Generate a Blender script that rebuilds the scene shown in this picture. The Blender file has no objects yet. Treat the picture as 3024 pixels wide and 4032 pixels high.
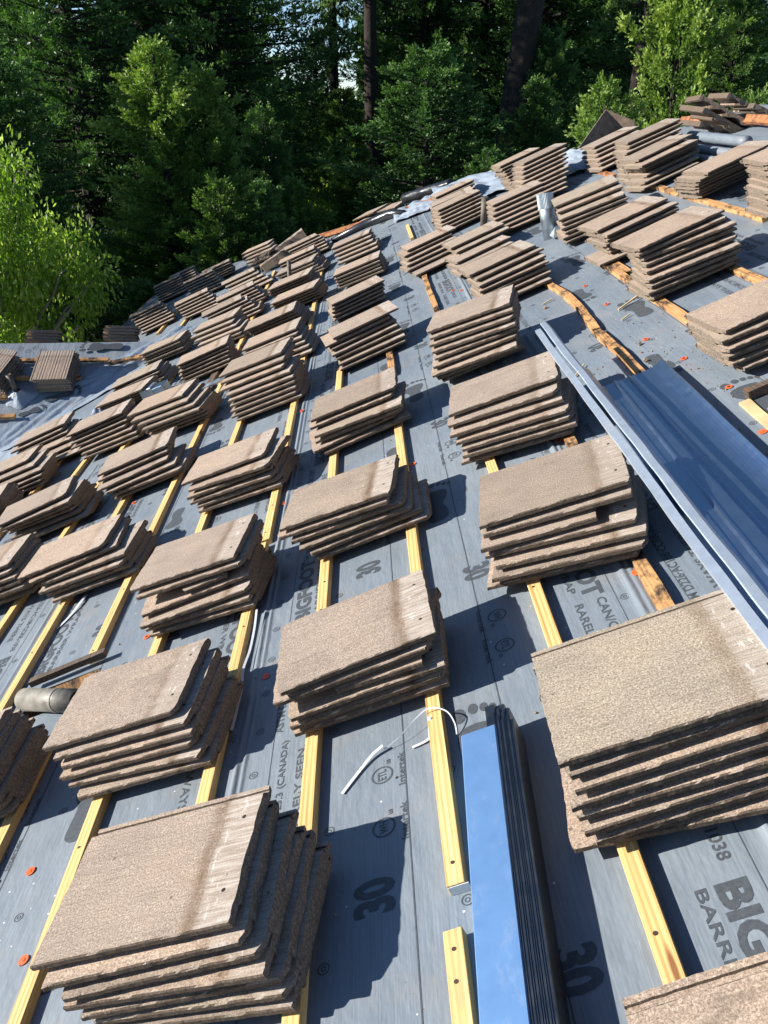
import bpy, bmesh, math, random
from mathutils import Vector, Matrix, noise
R = math.radians
sc = bpy.context.scene
COL = sc.collection
# ------------------------------------------------------------------ camera, light
AL = R(22.6); CA, SA = math.cos(AL), math.sin(AL)
H0 = 5.4                                   # camera height above the ground
cam_d = bpy.data.cameras.new("camera"); cam = bpy.data.objects.new("camera", cam_d); COL.objects.link(cam)
cam_d.sensor_fit = 'VERTICAL'; cam_d.sensor_height = 36.0; cam_d.lens = 3403.37 / 4032 * 36.0
cam_d.clip_start = 0.02; cam_d.clip_end = 2000
cam.matrix_world = Matrix(((0.999659,0.016981,-0.019825,0),(-0.025205,0.430382,-0.902295,0),(-0.006789,0.902487,0.430663,H0),(0,0,0,1)))

sc.camera = cam
w = bpy.data.worlds.new("World"); sc.world = w; w.use_nodes = True
nt = w.node_tree; bg = nt.nodes['Background']
sky = nt.nodes.new('ShaderNodeTexSky'); sky.sky_type = 'NISHITA'; sky.sun_disc = False
SUN_EL = R(19.3); SDIR = Vector((-math.cos(SUN_EL), -0.02, math.sin(SUN_EL))).normalized()
sky.sun_elevation = SUN_EL; sky.sun_rotation = R(-90); sky.altitude = 100; sky.air_density = 0.65; sky.dust_density = 0.0; sky.ozone_density = 2.2
nt.links.new(sky.outputs[0], bg.inputs[0]); bg.inputs[1].default_value = 0.095
sd = bpy.data.lights.new("sun", 'SUN'); sun = bpy.data.objects.new("sun", sd); COL.objects.link(sun)
sd.energy = 5.0; sd.angle = R(0.5); sd.color = (1.0, 0.95, 0.88)
sun.rotation_euler = SDIR.to_track_quat('Z', 'Y').to_euler(); sun.location = (-20, 0, 12)
sc.view_settings.view_transform = 'Standard'; sc.view_settings.look = 'None'; sc.view_settings.gamma = 1
sc.view_settings.exposure = 0.9
sc.cycles.max_bounces = 6; sc.cycles.diffuse_bounces = 3; sc.cycles.glossy_bounces = 3; sc.cycles.transparent_max_bounces = 4
# ------------------------------------------------------------------ frames
UV = Vector((CA, 0, SA)); VV = Vector((0, 1, 0)); NV = Vector((-SA, 0, CA)); CAMP = Vector((0, 0, H0))
DECK, BASE, PITCH = -1.29, -1.265, 0.0262
def W(u, v, n=DECK): return CAMP + UV * u + VV * v + NV * n
ROOF = Matrix((( UV.x, VV.x, NV.x, 0), (UV.y, VV.y, NV.y, 0), (UV.z, VV.z, NV.z, H0), (0, 0, 0, 1)))
# wing slope frame: s up the slope (+Y), width axis = -X
QW = Vector((-3.141, 7.006, H0 - 2.705))
SW = Vector((0, CA, SA)); TW = Vector((-1, 0, 0)); NW = Vector((0, -SA, CA))
def WW(x, s, n=0): return Vector((x, QW.y, QW.z)) + SW * s + NW * n
# ------------------------------------------------------------------ materials
def NM(name):
    m = bpy.data.materials.new(name); m.use_nodes = True
    n = m.node_tree; b = n.nodes['Principled BSDF']; return m, n, b
def N(n, typ, **kw):
    o = n.nodes.new(typ)
    for k, v in kw.items(): setattr(o, k, v)
    return o
def lk(n, a, b): n.links.new(a, b)
def noise_(n, vec, scale, detail=4, rough=.55, dist=0):
    o = N(n, 'ShaderNodeTexNoise'); o.inputs['Scale'].default_value = scale; o.inputs['Detail'].default_value = detail
    o.inputs['Roughness'].default_value = rough; o.inputs['Distortion'].default_value = dist
    if vec: lk(n, vec, o.inputs['Vector'])
    return o.outputs['Fac']
def vor_(n, vec, scale, feat='F1'):
    o = N(n, 'ShaderNodeTexVoronoi'); o.feature = feat; o.inputs['Scale'].default_value = scale
    if vec: lk(n, vec, o.inputs['Vector'])
    return o
def map_(n, vec, s=(1, 1, 1), l=(0, 0, 0)):
    o = N(n, 'ShaderNodeMapping'); o.inputs['Scale'].default_value = s; o.inputs['Location'].default_value = l
    lk(n, vec, o.inputs['Vector']); return o.outputs[0]
def ramp_(n, fac, st):
    o = N(n, 'ShaderNodeValToRGB'); e = o.color_ramp.elements
    while len(e) < len(st): e.new(.5)
    for i, (p, c) in enumerate(st):
        e[i].position = p; e[i].color = (c, c, c, 1) if isinstance(c, (int, float)) else (*c, 1)
    lk(n, fac, o.inputs[0]); return o.outputs[0]
def mix_(n, f, a, b, bt='MIX'):
    o = N(n, 'ShaderNodeMix'); o.data_type = 'RGBA'; o.blend_type = bt
    for i, x in ((0, f), (6, a), (7, b)):
        if isinstance(x, (int, float)): o.inputs[i].default_value = x if i == 0 else (x, x, x, 1)
        elif isinstance(x, tuple): o.inputs[i].default_value = (*x, 1)
        else: lk(n, x, o.inputs[i])
    return o.outputs[2]
def math_(n, op, a, b=None, c=None):
    o = N(n, 'ShaderNodeMath'); o.operation = op
    for i, x in enumerate((a, b, c)):
        if x is None: continue
        if isinstance(x, (int, float)): o.inputs[i].default_value = x
        else: lk(n, x, o.inputs[i])
    return o.outputs[0]
def bump_(n, b, h, st=.5, d=.002, prev=None):
    o = N(n, 'ShaderNodeBump'); o.inputs['Strength'].default_value = st; o.inputs['Distance'].default_value = d
    lk(n, h, o.inputs['Height'])
    if prev: lk(n, prev, o.inputs['Normal'])
    lk(n, o.outputs[0], b.inputs['Normal']); return o.outputs[0]
def setb(b, col=None, rough=None, metal=None, spec=None):
    if col is not None: b.inputs['Base Color'].default_value = (*col, 1)
    if rough is not None: b.inputs['Roughness'].default_value = rough
    if metal is not None: b.inputs['Metallic'].default_value = metal
    if spec is not None: b.inputs['Specular IOR Level'].default_value = spec

def make_tile_mat():
    m, n, b = NM('concrete_tile')
    tc = N(n, 'ShaderNodeTexCoord'); uvn = tc.outputs['UV']
    oi = N(n, 'ShaderNodeObjectInfo'); at = N(n, 'ShaderNodeAttribute'); at.attribute_name = 'tone'
    rnd = math_(n, 'FRACT', math_(n, 'ADD', oi.outputs['Random'], at.outputs['Fac']))
    off = N(n, 'ShaderNodeCombineXYZ'); lk(n, math_(n, 'MULTIPLY', rnd, 17.0), off.inputs[0]); lk(n, math_(n, 'MULTIPLY', rnd, 31.0), off.inputs[2])
    va = N(n, 'ShaderNodeVectorMath'); va.operation = 'ADD'; lk(n, tc.outputs['Object'], va.inputs[0]); lk(n, off.outputs[0], va.inputs[1]); P = va.outputs[0]
    sx = N(n, 'ShaderNodeSeparateXYZ'); lk(n, uvn, sx.inputs[0]); x, y = sx.outputs[0], sx.outputs[1]
    va2 = N(n, 'ShaderNodeVectorMath'); va2.operation = 'ADD'; lk(n, uvn, va2.inputs[0]); lk(n, off.outputs[0], va2.inputs[1]); PU = va2.outputs[0]
    # sanded face: grains of several sizes
    g1 = noise_(n, P, 260, 3, .7); g2 = noise_(n, P, 620, 2, .6); big = noise_(n, P, 7, 3)
    base = ramp_(n, g1, [(.30, (.175, .143, .116)), (.48, (.355, .290, .236)), (.60, (.475, .397, .328)), (.74, (.70, .61, .52))])
    base = mix_(n, .55, base, ramp_(n, g2, [(.32, .45), (.5, .93), (.68, 1.35)]), 'MULTIPLY')
    grit = vor_(n, P, 330); gm = math_(n, 'LESS_THAN', grit.outputs['Distance'], .17)
    base = mix_(n, math_(n, 'MULTIPLY', gm, .55), base, (.55, .50, .42))
    streak = noise_(n, map_(n, PU, (9, 330, 1)), 1, 3, .6)
    base = mix_(n, .5, base, ramp_(n, streak, [(.3, .62), (.55, 1.1)]), 'MULTIPLY')
    base = mix_(n, .7, base, ramp_(n, big, [(.3, (.82, .80, .80)), (.55, (1.02, 1, .97)), (.75, (1.12, 1.05, .98))]), 'MULTIPLY')
    tone = ramp_(n, rnd, [(0, (.76, .74, .71)), (.25, (1.0, .96, .91)), (.45, (.88, .86, .85)), (.7, (1.10, 1.03, .97)), (.85, (.97, .90, .84)), (1, (.93, .94, .88))])
    base = mix_(n, 1, base, tone, 'MULTIPLY')
    # weather line left by the course above, and the paler strip it covered
    wob = math_(n, 'MULTIPLY', math_(n, 'SUBTRACT', noise_(n, map_(n, PU, (3, 14, 1)), 1, 3), .5), .03)
    xx = math_(n, 'ADD', x, wob)
    isx = math_(n, 'GREATER_THAN', xx, .345)
    r2 = math_(n, 'FRACT', math_(n, 'MULTIPLY', rnd, 7.31))
    palestr = noise_(n, map_(n, PU, (16, 240, 1)), 1, 4, .65)
    pale = ramp_(n, palestr, [(.32, (.235, .185, .145)), (.5, (.40, .335, .275)), (.68, (.58, .53, .47))])
    pf = math_(n, 'MULTIPLY', isx, math_(n, 'ADD', .35, math_(n, 'MULTIPLY', r2, .5)))
    base = mix_(n, pf, base, pale)
    band = math_(n, 'SUBTRACT', 1.0, math_(n, 'MINIMUM', math_(n, 'MULTIPLY', math_(n, 'ABSOLUTE', math_(n, 'SUBTRACT', xx, .332)), 38), 1.0))
    bn = ramp_(n, noise_(n, map_(n, PU, (30, 12, 1)), 1, 4), [(.3, .25), (.6, 1.0)])
    base = mix_(n, math_(n, 'MULTIPLY', math_(n, 'MULTIPLY', band, bn), math_(n, 'ADD', .32, math_(n, 'MULTIPLY', r2, .6))), base, (.125, .072, .036))
    # lime bloom just above the line
    wb = math_(n, 'MULTIPLY', math_(n, 'GREATER_THAN', noise_(n, map_(n, PU, (46, 16, 1)), 1, 8, .8), .585), math_(n, 'MULTIPLY', math_(n, 'GREATER_THAN', xx, .352), math_(n, 'LESS_THAN', xx, .40)))
    base = mix_(n, math_(n, 'MULTIPLY', wb, .6), base, (.60, .57, .52))
    # scuffs, soot runs and lichen spots that differ from tile to tile
    sc1 = ramp_(n, noise_(n, map_(n, PU, (5, 22, 1)), 1, 6, .75), [(.54, 0.0), (.70, .7)])
    base = mix_(n, math_(n, 'MULTIPLY', sc1, math_(n, 'FRACT', math_(n, 'MULTIPLY', rnd, 13.7))), base, (.15, .118, .09))
    sc2 = ramp_(n, noise_(n, map_(n, PU, (34, 60, 1)), 1, 5, .8), [(.62, 0.0), (.68, .75)])
    base = mix_(n, math_(n, 'MULTIPLY', sc2, math_(n, 'FRACT', math_(n, 'MULTIPLY', rnd, 5.3))), base, (.60, .54, .46))
    lc = vor_(n, PU, 26); lm = math_(n, 'MULTIPLY', math_(n, 'LESS_THAN', lc.outputs['Distance'], .10), math_(n, 'GREATER_THAN', noise_(n, PU, 9, 2), .58))
    base = mix_(n, math_(n, 'MULTIPLY', lm, .7), base, (.10, .085, .06))
    # nail holes
    for hy in (.075, .245):
        d2 = math_(n, 'ADD', math_(n, 'POWER', math_(n, 'SUBTRACT', x, .388), 2), math_(n, 'POWER', math_(n, 'SUBTRACT', y, hy), 2))
        base = mix_(n, math_(n, 'LESS_THAN', d2, .0045 ** 2), base, (.03, .022, .018))
    # rough brown cut edges with lichen patches, darker on the long flanks
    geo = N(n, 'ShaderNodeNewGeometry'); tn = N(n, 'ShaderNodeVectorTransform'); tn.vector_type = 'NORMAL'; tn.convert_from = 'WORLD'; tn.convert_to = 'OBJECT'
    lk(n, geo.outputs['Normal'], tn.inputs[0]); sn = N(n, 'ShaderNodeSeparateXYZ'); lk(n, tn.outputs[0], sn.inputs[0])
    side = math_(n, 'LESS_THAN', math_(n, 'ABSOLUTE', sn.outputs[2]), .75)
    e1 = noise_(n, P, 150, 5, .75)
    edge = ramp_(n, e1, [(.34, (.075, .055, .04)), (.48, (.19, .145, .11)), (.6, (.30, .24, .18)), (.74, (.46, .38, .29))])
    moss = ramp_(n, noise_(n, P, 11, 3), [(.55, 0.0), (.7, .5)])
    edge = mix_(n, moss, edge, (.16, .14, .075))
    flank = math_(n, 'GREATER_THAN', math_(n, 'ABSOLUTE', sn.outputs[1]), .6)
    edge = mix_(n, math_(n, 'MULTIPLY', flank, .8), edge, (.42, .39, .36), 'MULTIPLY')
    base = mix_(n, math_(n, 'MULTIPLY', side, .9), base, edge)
    pits = vor_(n, P, 70); pm = math_(n, 'LESS_THAN', pits.outputs['Distance'], .075)
    pm = math_(n, 'MULTIPLY', pm, math_(n, 'GREATER_THAN', noise_(n, P, 24, 2), .60))
    base = mix_(n, math_(n, 'MULTIPLY', pm, .75), base, (.045, .03, .022))
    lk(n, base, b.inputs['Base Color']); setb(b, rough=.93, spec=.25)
    hb = mix_(n, .4, g1, e1); nb = bump_(n, b, hb, .65, .003)
    nb = bump_(n, b, streak, .35, .0016, nb)
    bump_(n, b, math_(n, 'MULTIPLY', e1, side), .8, .004, nb)
    return m
MT = make_tile_mat()

def make_felt(name, c0, c1, wr=0):
    m, n, b = NM(name); tc = N(n, 'ShaderNodeTexCoord'); P = tc.outputs['Object']
    a = noise_(n, P, 1.6, 5, .6); c = ramp_(n, a, [(.32, c0), (.68, c1)])
    fine = noise_(n, map_(n, P, (420, 5, 5)), 1, 2, .5); c = mix_(n, .35, c, ramp_(n, fine, [(.35, .72), (.65, 1.22)]), 'MULTIPLY')
    dust = ramp_(n, noise_(n, P, 5.5, 6, .68), [(.55, 0.0), (.74, .30)])
    c = mix_(n, dust, c, (.33, .25, .18))
    sp = vor_(n, P, 42); s1 = math_(n, 'MULTIPLY', math_(n, 'LESS_THAN', sp.outputs['Distance'], .07), math_(n, 'GREATER_THAN', noise_(n, P, 6, 2), .56))
    c = mix_(n, math_(n, 'MULTIPLY', s1, .8), c, (.16, .10, .06))
    s2 = vor_(n, map_(n, P, (1, 1, 1), (3, 7, 1)), 17); c = mix_(n, math_(n, 'LESS_THAN', s2.outputs['Distance'], .045), c, (.6, .58, .55))
    lk(n, c, b.inputs['Base Color']); lk(n, ramp_(n, noise_(n, P, 9, 3), [(.3, .46), (.7, .62)]), b.inputs['Roughness']); setb(b, spec=.6)
    nb = bump_(n, b, noise_(n, map_(n, P, (3.2, 1.3, 1)), 1.6, 5, .62), .45, .03)
    nb = bump_(n, b, fine, .22, .0012, nb)
    weave = noise_(n, P, 700, 1); nb = bump_(n, b, weave, .15, .0008, nb)
    if wr: bump_(n, b, noise_(n, map_(n, P, (7, 7, 7)), 1, 5, .7, 1.2), .35, .02, nb)
    return m
MFELT = make_felt('grey_underlayment', (.150, .182, .214), (.206, .238, .267))
MFABR = make_felt('pale_underlayment', (.22, .27, .33), (.30, .35, .41), 1)
m, n, b = NM('print_ink'); P = N(n, 'ShaderNodeTexCoord').outputs['Object']
lk(n, ramp_(n, noise_(n, P, 120, 3, .7), [(.3, (.050, .058, .066)), (.62, (.078, .088, .098))]), b.inputs['Base Color']); setb(b, rough=.55, spec=.4); MINK = m

def make_wood(name, cs, grain, dark=None, rough=.6):
    m, n, b = NM(name); tc = N(n, 'ShaderNodeTexCoord'); oi = N(n, 'ShaderNodeObjectInfo')
    off = N(n, 'ShaderNodeCombineXYZ'); lk(n, math_(n, 'MULTIPLY', oi.outputs['Random'], 9), off.inputs[0]); lk(n, math_(n, 'MULTIPLY', oi.outputs['Random'], 23), off.inputs[1])
    va = N(n, 'ShaderNodeVectorMath'); va.operation = 'ADD'; lk(n, tc.outputs['Object'], va.inputs[0]); lk(n, off.outputs[0], va.inputs[1]); P = va.outputs[0]
    g = noise_(n, map_(n, P, (90, 2.2, 90)), 1, 4, .6, .6); c = ramp_(n, g, [(.3, cs[0]), (.5, cs[1]), (.72, cs[2])])
    wv = N(n, 'ShaderNodeTexWave'); wv.bands_direction = 'X'; wv.inputs['Scale'].default_value = 26; wv.inputs['Distortion'].default_value = 5; wv.inputs['Detail'].default_value = 2; wv.inputs['Detail Scale'].default_value = .5
    lk(n, map_(n, P, (1, .10, 1)), wv.inputs['Vector']); c = mix_(n, grain, c, ramp_(n, wv.outputs['Fac'], [(.2, cs[0]), (.6, cs[2])]))
    kn = vor_(n, map_(n, P, (17, 2.4, .01)), 1); c = mix_(n, ramp_(n, kn.outputs['Distance'], [(.06, .95), (.13, 0.0)]), c, (.22, .09, .03))
    sm = ramp_(n, noise_(n, map_(n, P, (3, 1.2, 3)), 4, 6, .7), [(.55, 0.0), (.72, .45)]); c = mix_(n, sm, c, (.30, .22, .14))
    ck = ramp_(n, noise_(n, map_(n, P, (160, 1.6, 160)), 1, 2), [(.66, 0.0), (.72, .6)]); c = mix_(n, ck, c, (.20, .11, .05))
    if dark:
        dk = ramp_(n, noise_(n, map_(n, P, (5, 3, 5)), 2.2, 5, .72), [(.47, 0.0), (.60, 1.0)])
        c = mix_(n, dk, c, dark)
    lk(n, c, b.inputs['Base Color']); setb(b, rough=rough, spec=.3); bump_(n, b, g, .3, .0015); return m
MWN = make_wood('new_pine', ((.44, .25, .085), (.68, .44, .17), (.80, .58, .26)), .4)
MWO = make_wood('weathered_pine', ((.30, .13, .045), (.50, .26, .10), (.62, .38, .17)), .3, (.035, .025, .02), .75)
MWR = make_wood('red_fascia', ((.25, .085, .03), (.42, .16, .06), (.55, .26, .11)), .3, (.12, .05, .03), .7)
MWD = make_wood('dark_old_wood', ((.05, .035, .025), (.10, .07, .05), (.16, .12, .09)), .3, None, .8)

def make_metal(name, col, r0, r1, sp=.5, dirt=.0):
    m, n, b = NM(name); P = N(n, 'ShaderNodeTexCoord').outputs['Object']
    v = vor_(n, P, 55); vc = ramp_(n, v.outputs['Color'], [(0, .86), (1, 1.0)]) if sp else None
    c = mix_(n, sp, col, vc, 'MULTIPLY')
    d = ramp_(n, noise_(n, map_(n, P, (2, 1, 2)), 11, 8, .75), [(.53, 0.0), (.70, dirt)]); c = mix_(n, d, c, (.42, .36, .30))
    lk(n, c, b.inputs['Base Color']); setb(b, metal={'galvanised_steel': .6, 'spangled_steel': .6, 'pan_steel': .98}.get(name, 1.0))
    lk(n, math_(n, 'ADD', ramp_(n, noise_(n, P, 20, 5, .6), [(.3, r0), (.7, r1)]), math_(n, 'MULTIPLY', d, .5)), b.inputs['Roughness'])
    bump_(n, b, noise_(n, map_(n, P, (5, .8, 5)), 1.2, 1), .12, .01); return m
MGAL = make_metal('galvanised_steel', (.18, .35, .62), .44, .54, .3, .25)  # blue of the reflected sky is put into the base colour
MGALP = make_metal('pan_steel', (.36, .50, .70), .27, .34, .1, .15)  # bluish base carries the sky reflection too, duller than the bundle
MGALE = make_metal('shaded_steel', (.10, .12, .14), .35, .5, .1, .1)  # darker copy of the bundle metal, shade between nested lengths in its colour
MGALB = make_metal('spangled_steel', (.56, .64, .73), .36, .5, .8, .35)
MGALD = make_metal('dull_zinc', (.50, .56, .60), .38, .55, .6, .5)

def simple(name, col, rough=.6, metal=0, bs=0, var=.25, sc_=12):
    m, n, b = NM(name); P = N(n, 'ShaderNodeTexCoord').outputs['Object']
    f = noise_(n, P, sc_, 5, .65); lo = tuple(c * (1 - var) for c in col); hi = tuple(min(1, c * (1 + var)) for c in col)
    lk(n, ramp_(n, f, [(.3, lo), (.7, hi)]), b.inputs['Base Color']); setb(b, rough=rough, metal=metal)
    if bs: bump_(n, b, noise_(n, P, sc_ * 4, 4), .6, bs)
    return m
MCAP = simple('orange_plastic', (.78, .13, .035), .4, 0, 0, .12, 40)
MNAIL = simple('nail_steel', (.10, .07, .055), .55, .6)
MSTRAP = simple('white_strapping', (.55, .57, .60), .35, 0, .001, .08, 60)
MBLK = simple('black_poly', (.02, .022, .026), .28, 0, .004, .3, 6)
MCARD = simple('cardboard', (.42, .32, .2), .9)
MPIPE = simple('grey_pipe', (.20, .185, .155), .55, .1, .001, .4, 22)
MRUST = simple('brown_pipe', (.16, .13, .10), .7, .3, .002, .35, 20)
MSTUCCO = simple('cream_wall', (.55, .50, .42), .9, 0, .004, .12, 20)
MLABEL = simple('paper_label', (.75, .75, .72), .6)
MSHNG = simple('brown_shingle', (.20, .145, .105), .9, 0, .004, .4, 14)
MBARK = simple('bark', (.026, .019, .015), .95, 0, .06, .6, 5)
MBARKP = simple('pale_bark', (.26, .23, .19), .9, 0, .01, .3, 9)
MSTRAW = simple('splinter_wood', (.55, .40, .20), .7)
MEAVE = simple('old_laid_tiles', (.16, .13, .11), .95, 0, .02, .4, 9)

def make_leaf(name, dark, mid, light, trans=.25):
    m, n, b = NM(name); at = N(n, 'ShaderNodeAttribute'); at.attribute_name = 'leaf'
    oi = N(n, 'ShaderNodeObjectInfo')
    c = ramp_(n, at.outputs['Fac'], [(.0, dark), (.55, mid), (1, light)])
    c = mix_(n, 1, c, ramp_(n, oi.outputs['Random'], [(0, (.8, .85, .8)), (.5, (1, 1, 1)), (1, (1.2, 1.08, .8))]), 'MULTIPLY')
    lk(n, c, b.inputs['Base Color']); setb(b, rough=.5, spec=.35)
    t = N(n, 'ShaderNodeBsdfTranslucent'); lk(n, mix_(n, 1, c, (1.3, 1.5, .6), 'MULTIPLY'), t.inputs[0])
    mx = N(n, 'ShaderNodeMixShader'); mx.inputs[0].default_value = trans
    lk(n, b.outputs[0], mx.inputs[1]); lk(n, t.outputs[0], mx.inputs[2]); lk(n, mx.outputs[0], n.nodes['Material Output'].inputs[0]); return m
MCONB = make_leaf('sunlit_conifer_needles', (.055, .12, .03), (.14, .24, .05), (.31, .42, .12))  # brighter copy of the conifer needles, sunlight put into the colour
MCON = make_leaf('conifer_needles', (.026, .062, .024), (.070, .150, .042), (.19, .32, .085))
MBRD = make_leaf('broad_leaves', (.07, .14, .02), (.24, .36, .05), (.55, .62, .20), .45)
MSHR = make_leaf('shrub_leaves', (.04, .075, .015), (.09, .13, .025), (.19, .22, .04), .3)

# ------------------------------------------------------------------ object helpers
def lab(o, label=None, cat=None, group=None, kind=None):
    if label: o['label'] = label
    if cat: o['category'] = cat
    if group: o['group'] = group
    if kind: o['kind'] = kind
    return o
def obj(name, me, mat=None, parent=None, mw=None, smooth=False):
    if isinstance(me, bmesh.types.BMesh):
        bm = me; me = bpy.data.meshes.new(name); bm.normal_update(); bm.to_mesh(me); bm.free()
        if mat: me.materials.append(mat)
        if smooth: me.polygons.foreach_set('use_smooth', [True] * len(me.polygons))
    o = bpy.data.objects.new(name, me); COL.objects.link(o)
    if parent is not None: o.parent = parent
    if mw is not None: o.matrix_world = mw
    return o
def empty(name, mw=None):
    o = bpy.data.objects.new(name, None); COL.objects.link(o); o.empty_display_size = .1
    if mw is not None: o.matrix_world = mw
    return o
def box(bm, c0, c1, M=None):
    vs = [bm.verts.new((x, y, z)) for x in (c0[0], c1[0]) for y in (c0[1], c1[1]) for z in (c0[2], c1[2])]
    if M: [setattr(v, 'co', M @ v.co) for v in vs]
    for f in ((0, 1, 3, 2), (4, 6, 7, 5), (0, 4, 5, 1), (2, 3, 7, 6), (0, 2, 6, 4), (1, 5, 7, 3)): bm.faces.new([vs[i] for i in f])
    return vs
def tube(bm, pts, rad, seg=10, cap=True):
    rings = []
    for i, p in enumerate(pts):
        p = Vector(p); a = Vector(pts[max(0, i - 1)]); c = Vector(pts[min(len(pts) - 1, i + 1)]); t = (c - a).normalized()
        s = t.orthogonal().normalized() if abs(t.z) < .99 else Vector((1, 0, 0)); s = (Vector((0, 0, 1)).cross(t)).normalized() if abs(t.z) < .95 else Vector((1, 0, 0))
        q = t.cross(s).normalized(); s = q.cross(t).normalized(); r = rad[i] if isinstance(rad, (list, tuple)) else rad
        rings.append([bm.verts.new(p + (s * math.cos(a2) + q * math.sin(a2)) * r) for a2 in [2 * math.pi * k / seg for k in range(seg)]])
    for a, c in zip(rings, rings[1:]):
        for k in range(seg): bm.faces.new((a[k], a[(k + 1) % seg], c[(k + 1) % seg], c[k]))
    if cap: bm.faces.new(rings[0][::-1]); bm.faces.new(rings[-1])
    return rings
def sweep(bm, prof, pts_fn, n):
    """profile of (a, b) offsets carried along stations pts_fn(i) -> function (a,b)->Vector"""
    rows = []
    for i in range(n):
        fn = pts_fn(i); rows.append([bm.verts.new(fn(a, c)) for a, c in prof])
    for r0, r1 in zip(rows, rows[1:]):
        for k in range(len(prof) - 1): bm.faces.new((r0[k], r1[k], r1[k + 1], r0[k + 1]))
    return rows
def solid(o, t, off=0):
    md = o.modifiers.new('thickness', 'SOLIDIFY'); md.thickness = t; md.offset = off; return o
def MAT(p, ex, ez):
    ex = ex.normalized(); ez = ez.normalized(); ey = ez.cross(ex).normalized(); ez = ex.cross(ey)
    return Matrix(((ex.x, ey.x, ez.x, p.x), (ex.y, ey.y, ez.y, p.y), (ex.z, ey.z, ez.z, p.z), (0, 0, 0, 1)))
def fix_parent(o, parent):
    bpy.context.view_layer.update()
    mw = o.matrix_world.copy(); o.parent = parent; o.matrix_parent_inverse = parent.matrix_world.inverted(); o.matrix_world = mw
# ------------------------------------------------------------------ ground and far terrain
bm = bmesh.new()
def gh(x, y): return -.4 + 1.2 * noise.noise(Vector((x * .05, y * .05, 0))) + (max(0, y - 30) * .015)
G = []
xs = [-400, -200, -100, -60] + [i * 4 for i in range(-12, 13)] + [60, 100, 200, 400]; ys = [-400, -150, -60] + [i * 4 for i in range(-8, 20)] + [100, 160, 300, 900]
for y in ys: G.append([bm.verts.new((x, y, gh(x, y) if (abs(x) < 70 and y < 90) else gh(x * .3, min(y, 90)))) for x in xs])
for a, c in zip(G, G[1:]):
    for i in range(len(xs) - 1): bm.faces.new((a[i], a[i + 1], c[i + 1], c[i]))
m, n, b = NM('forest_floor'); P = N(n, 'ShaderNodeTexCoord').outputs['Object']
lk(n, ramp_(n, noise_(n, P, .8, 8, .7), [(.3, (.018, .016, .010)), (.5, (.035, .032, .015)), (.7, (.05, .065, .02))]), b.inputs['Base Color']); setb(b, rough=1)
bump_(n, b, noise_(n, P, 3, 6), 1, .2)
lab(obj('ground', bm, m, smooth=True), kind='structure')

# ------------------------------------------------------------------ house: roof slopes
house = empty('house')
lab(house, 'tile roofed house stripped to grey underlayment with a hip and side wing', 'house')
def nz(u, v, s=1.0, o=0): return noise.noise(Vector((u * s + o, v * s, o * 1.7)))
def hfun(u, v):
    h = 0
    for c0, a, wd in ((-.905, .011, .009), (-.885, .006, .006), (.185, .012, .010), (.205, .006, .006), (1.30, .008, .010), (-2.0, .007, .009)):
        c = c0 + .006 * nz(0, v, 1.2, c0); k = .45 + .9 * abs(nz(1, v, 1.5, c0 + 3))
        h += a * k * math.exp(-((u - c) / wd) ** 2)
    return h
HOLES = [(-1.84, -1.55, 2.36, 2.52), (.80, 1.05, 2.22, 2.63)]
def clip(bm, p, nrm):
    bmesh.ops.bisect_plane(bm, geom=bm.verts[:] + bm.edges[:] + bm.faces[:], plane_co=p, plane_no=nrm, clear_outer=True, dist=1e-5)
HIPN = Vector((1, .94, 0)).normalized()      # vertical plane through the hip
hipA = W(-1, 11.74); hipB = W(2.95, 7.7); hd = (hipA - hipB); HIPN = Vector((hd.y, -hd.x, 0)).normalized()
if HIPN.y < 0: HIPN = -HIPN
VP = QW + Vector((1.4, 1.4, 1.4 * math.tan(AL)))   # where the wing ridge meets the main slope
def main_clip(bm):
    clip(bm, hipA, HIPN)
    # notch cut away by the wing: keep what is right of both valley planes -> split in three v bands
LO = [-4.12, -3.11, -2.01, -.91, .19, 1.29, 2.39, 2.95]
def frange(a, c, s):
    n_ = max(1, int(round((c - a) / s))); return [a + (c - a) * i / n_ for i in range(n_ + 1)]
for k in range(len(LO) - 1):
    lo, hi = LO[k], LO[k + 1]
    fine = [x for x in frange(lo - .0, lo + .05, .003)] + frange(lo + .05, hi - .03, .05)[1:] + frange(hi - .03, hi, .003)[1:]
    for ua, ub, va, vb in HOLES: fine += [x for x in (ua, ub) if lo < x < hi]
    us = sorted(set(round(x, 5) for x in fine)); vs_ = frange(-2.5, 15.2, .06)
    vs_ = sorted(set([round(x, 5) for x in vs_] + [2.36, 2.52, 2.22, 2.63]))
    bm = bmesh.new(); rows = [[bm.verts.new(W(u, v, DECK + hfun(u, v))) for u in us] for v in vs_]
    for j in range(len(vs_) - 1):
        for i in range(len(us) - 1):
            uc, vc = (us[i] + us[i + 1]) / 2, (vs_[j] + vs_[j + 1]) / 2
            if any(a < uc < c and d < vc < e for a, c, d, e in HOLES): continue
            X, Y = W(uc, vc).x, vc
            if X < VP.x + .2 and Y > QW.y - .5:
                # left of the near valley below the ridge, or left of the far valley beyond it
                if Y < VP.y and (X - QW.x) < (Y - QW.y) - .2: continue
                if Y >= VP.y and (VP.x - X) > (Y - VP.y) + .2: continue
            bm.faces.new((rows[j][i], rows[j][i + 1], rows[j + 1][i + 1], rows[j + 1][i]))
    main_clip(bm)
    bmesh.ops.delete(bm, geom=[v for v in bm.verts if not v.link_faces], context='VERTS')
    o = obj('underlayment_sheet', bm, MFELT, house, smooth=True)
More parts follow.
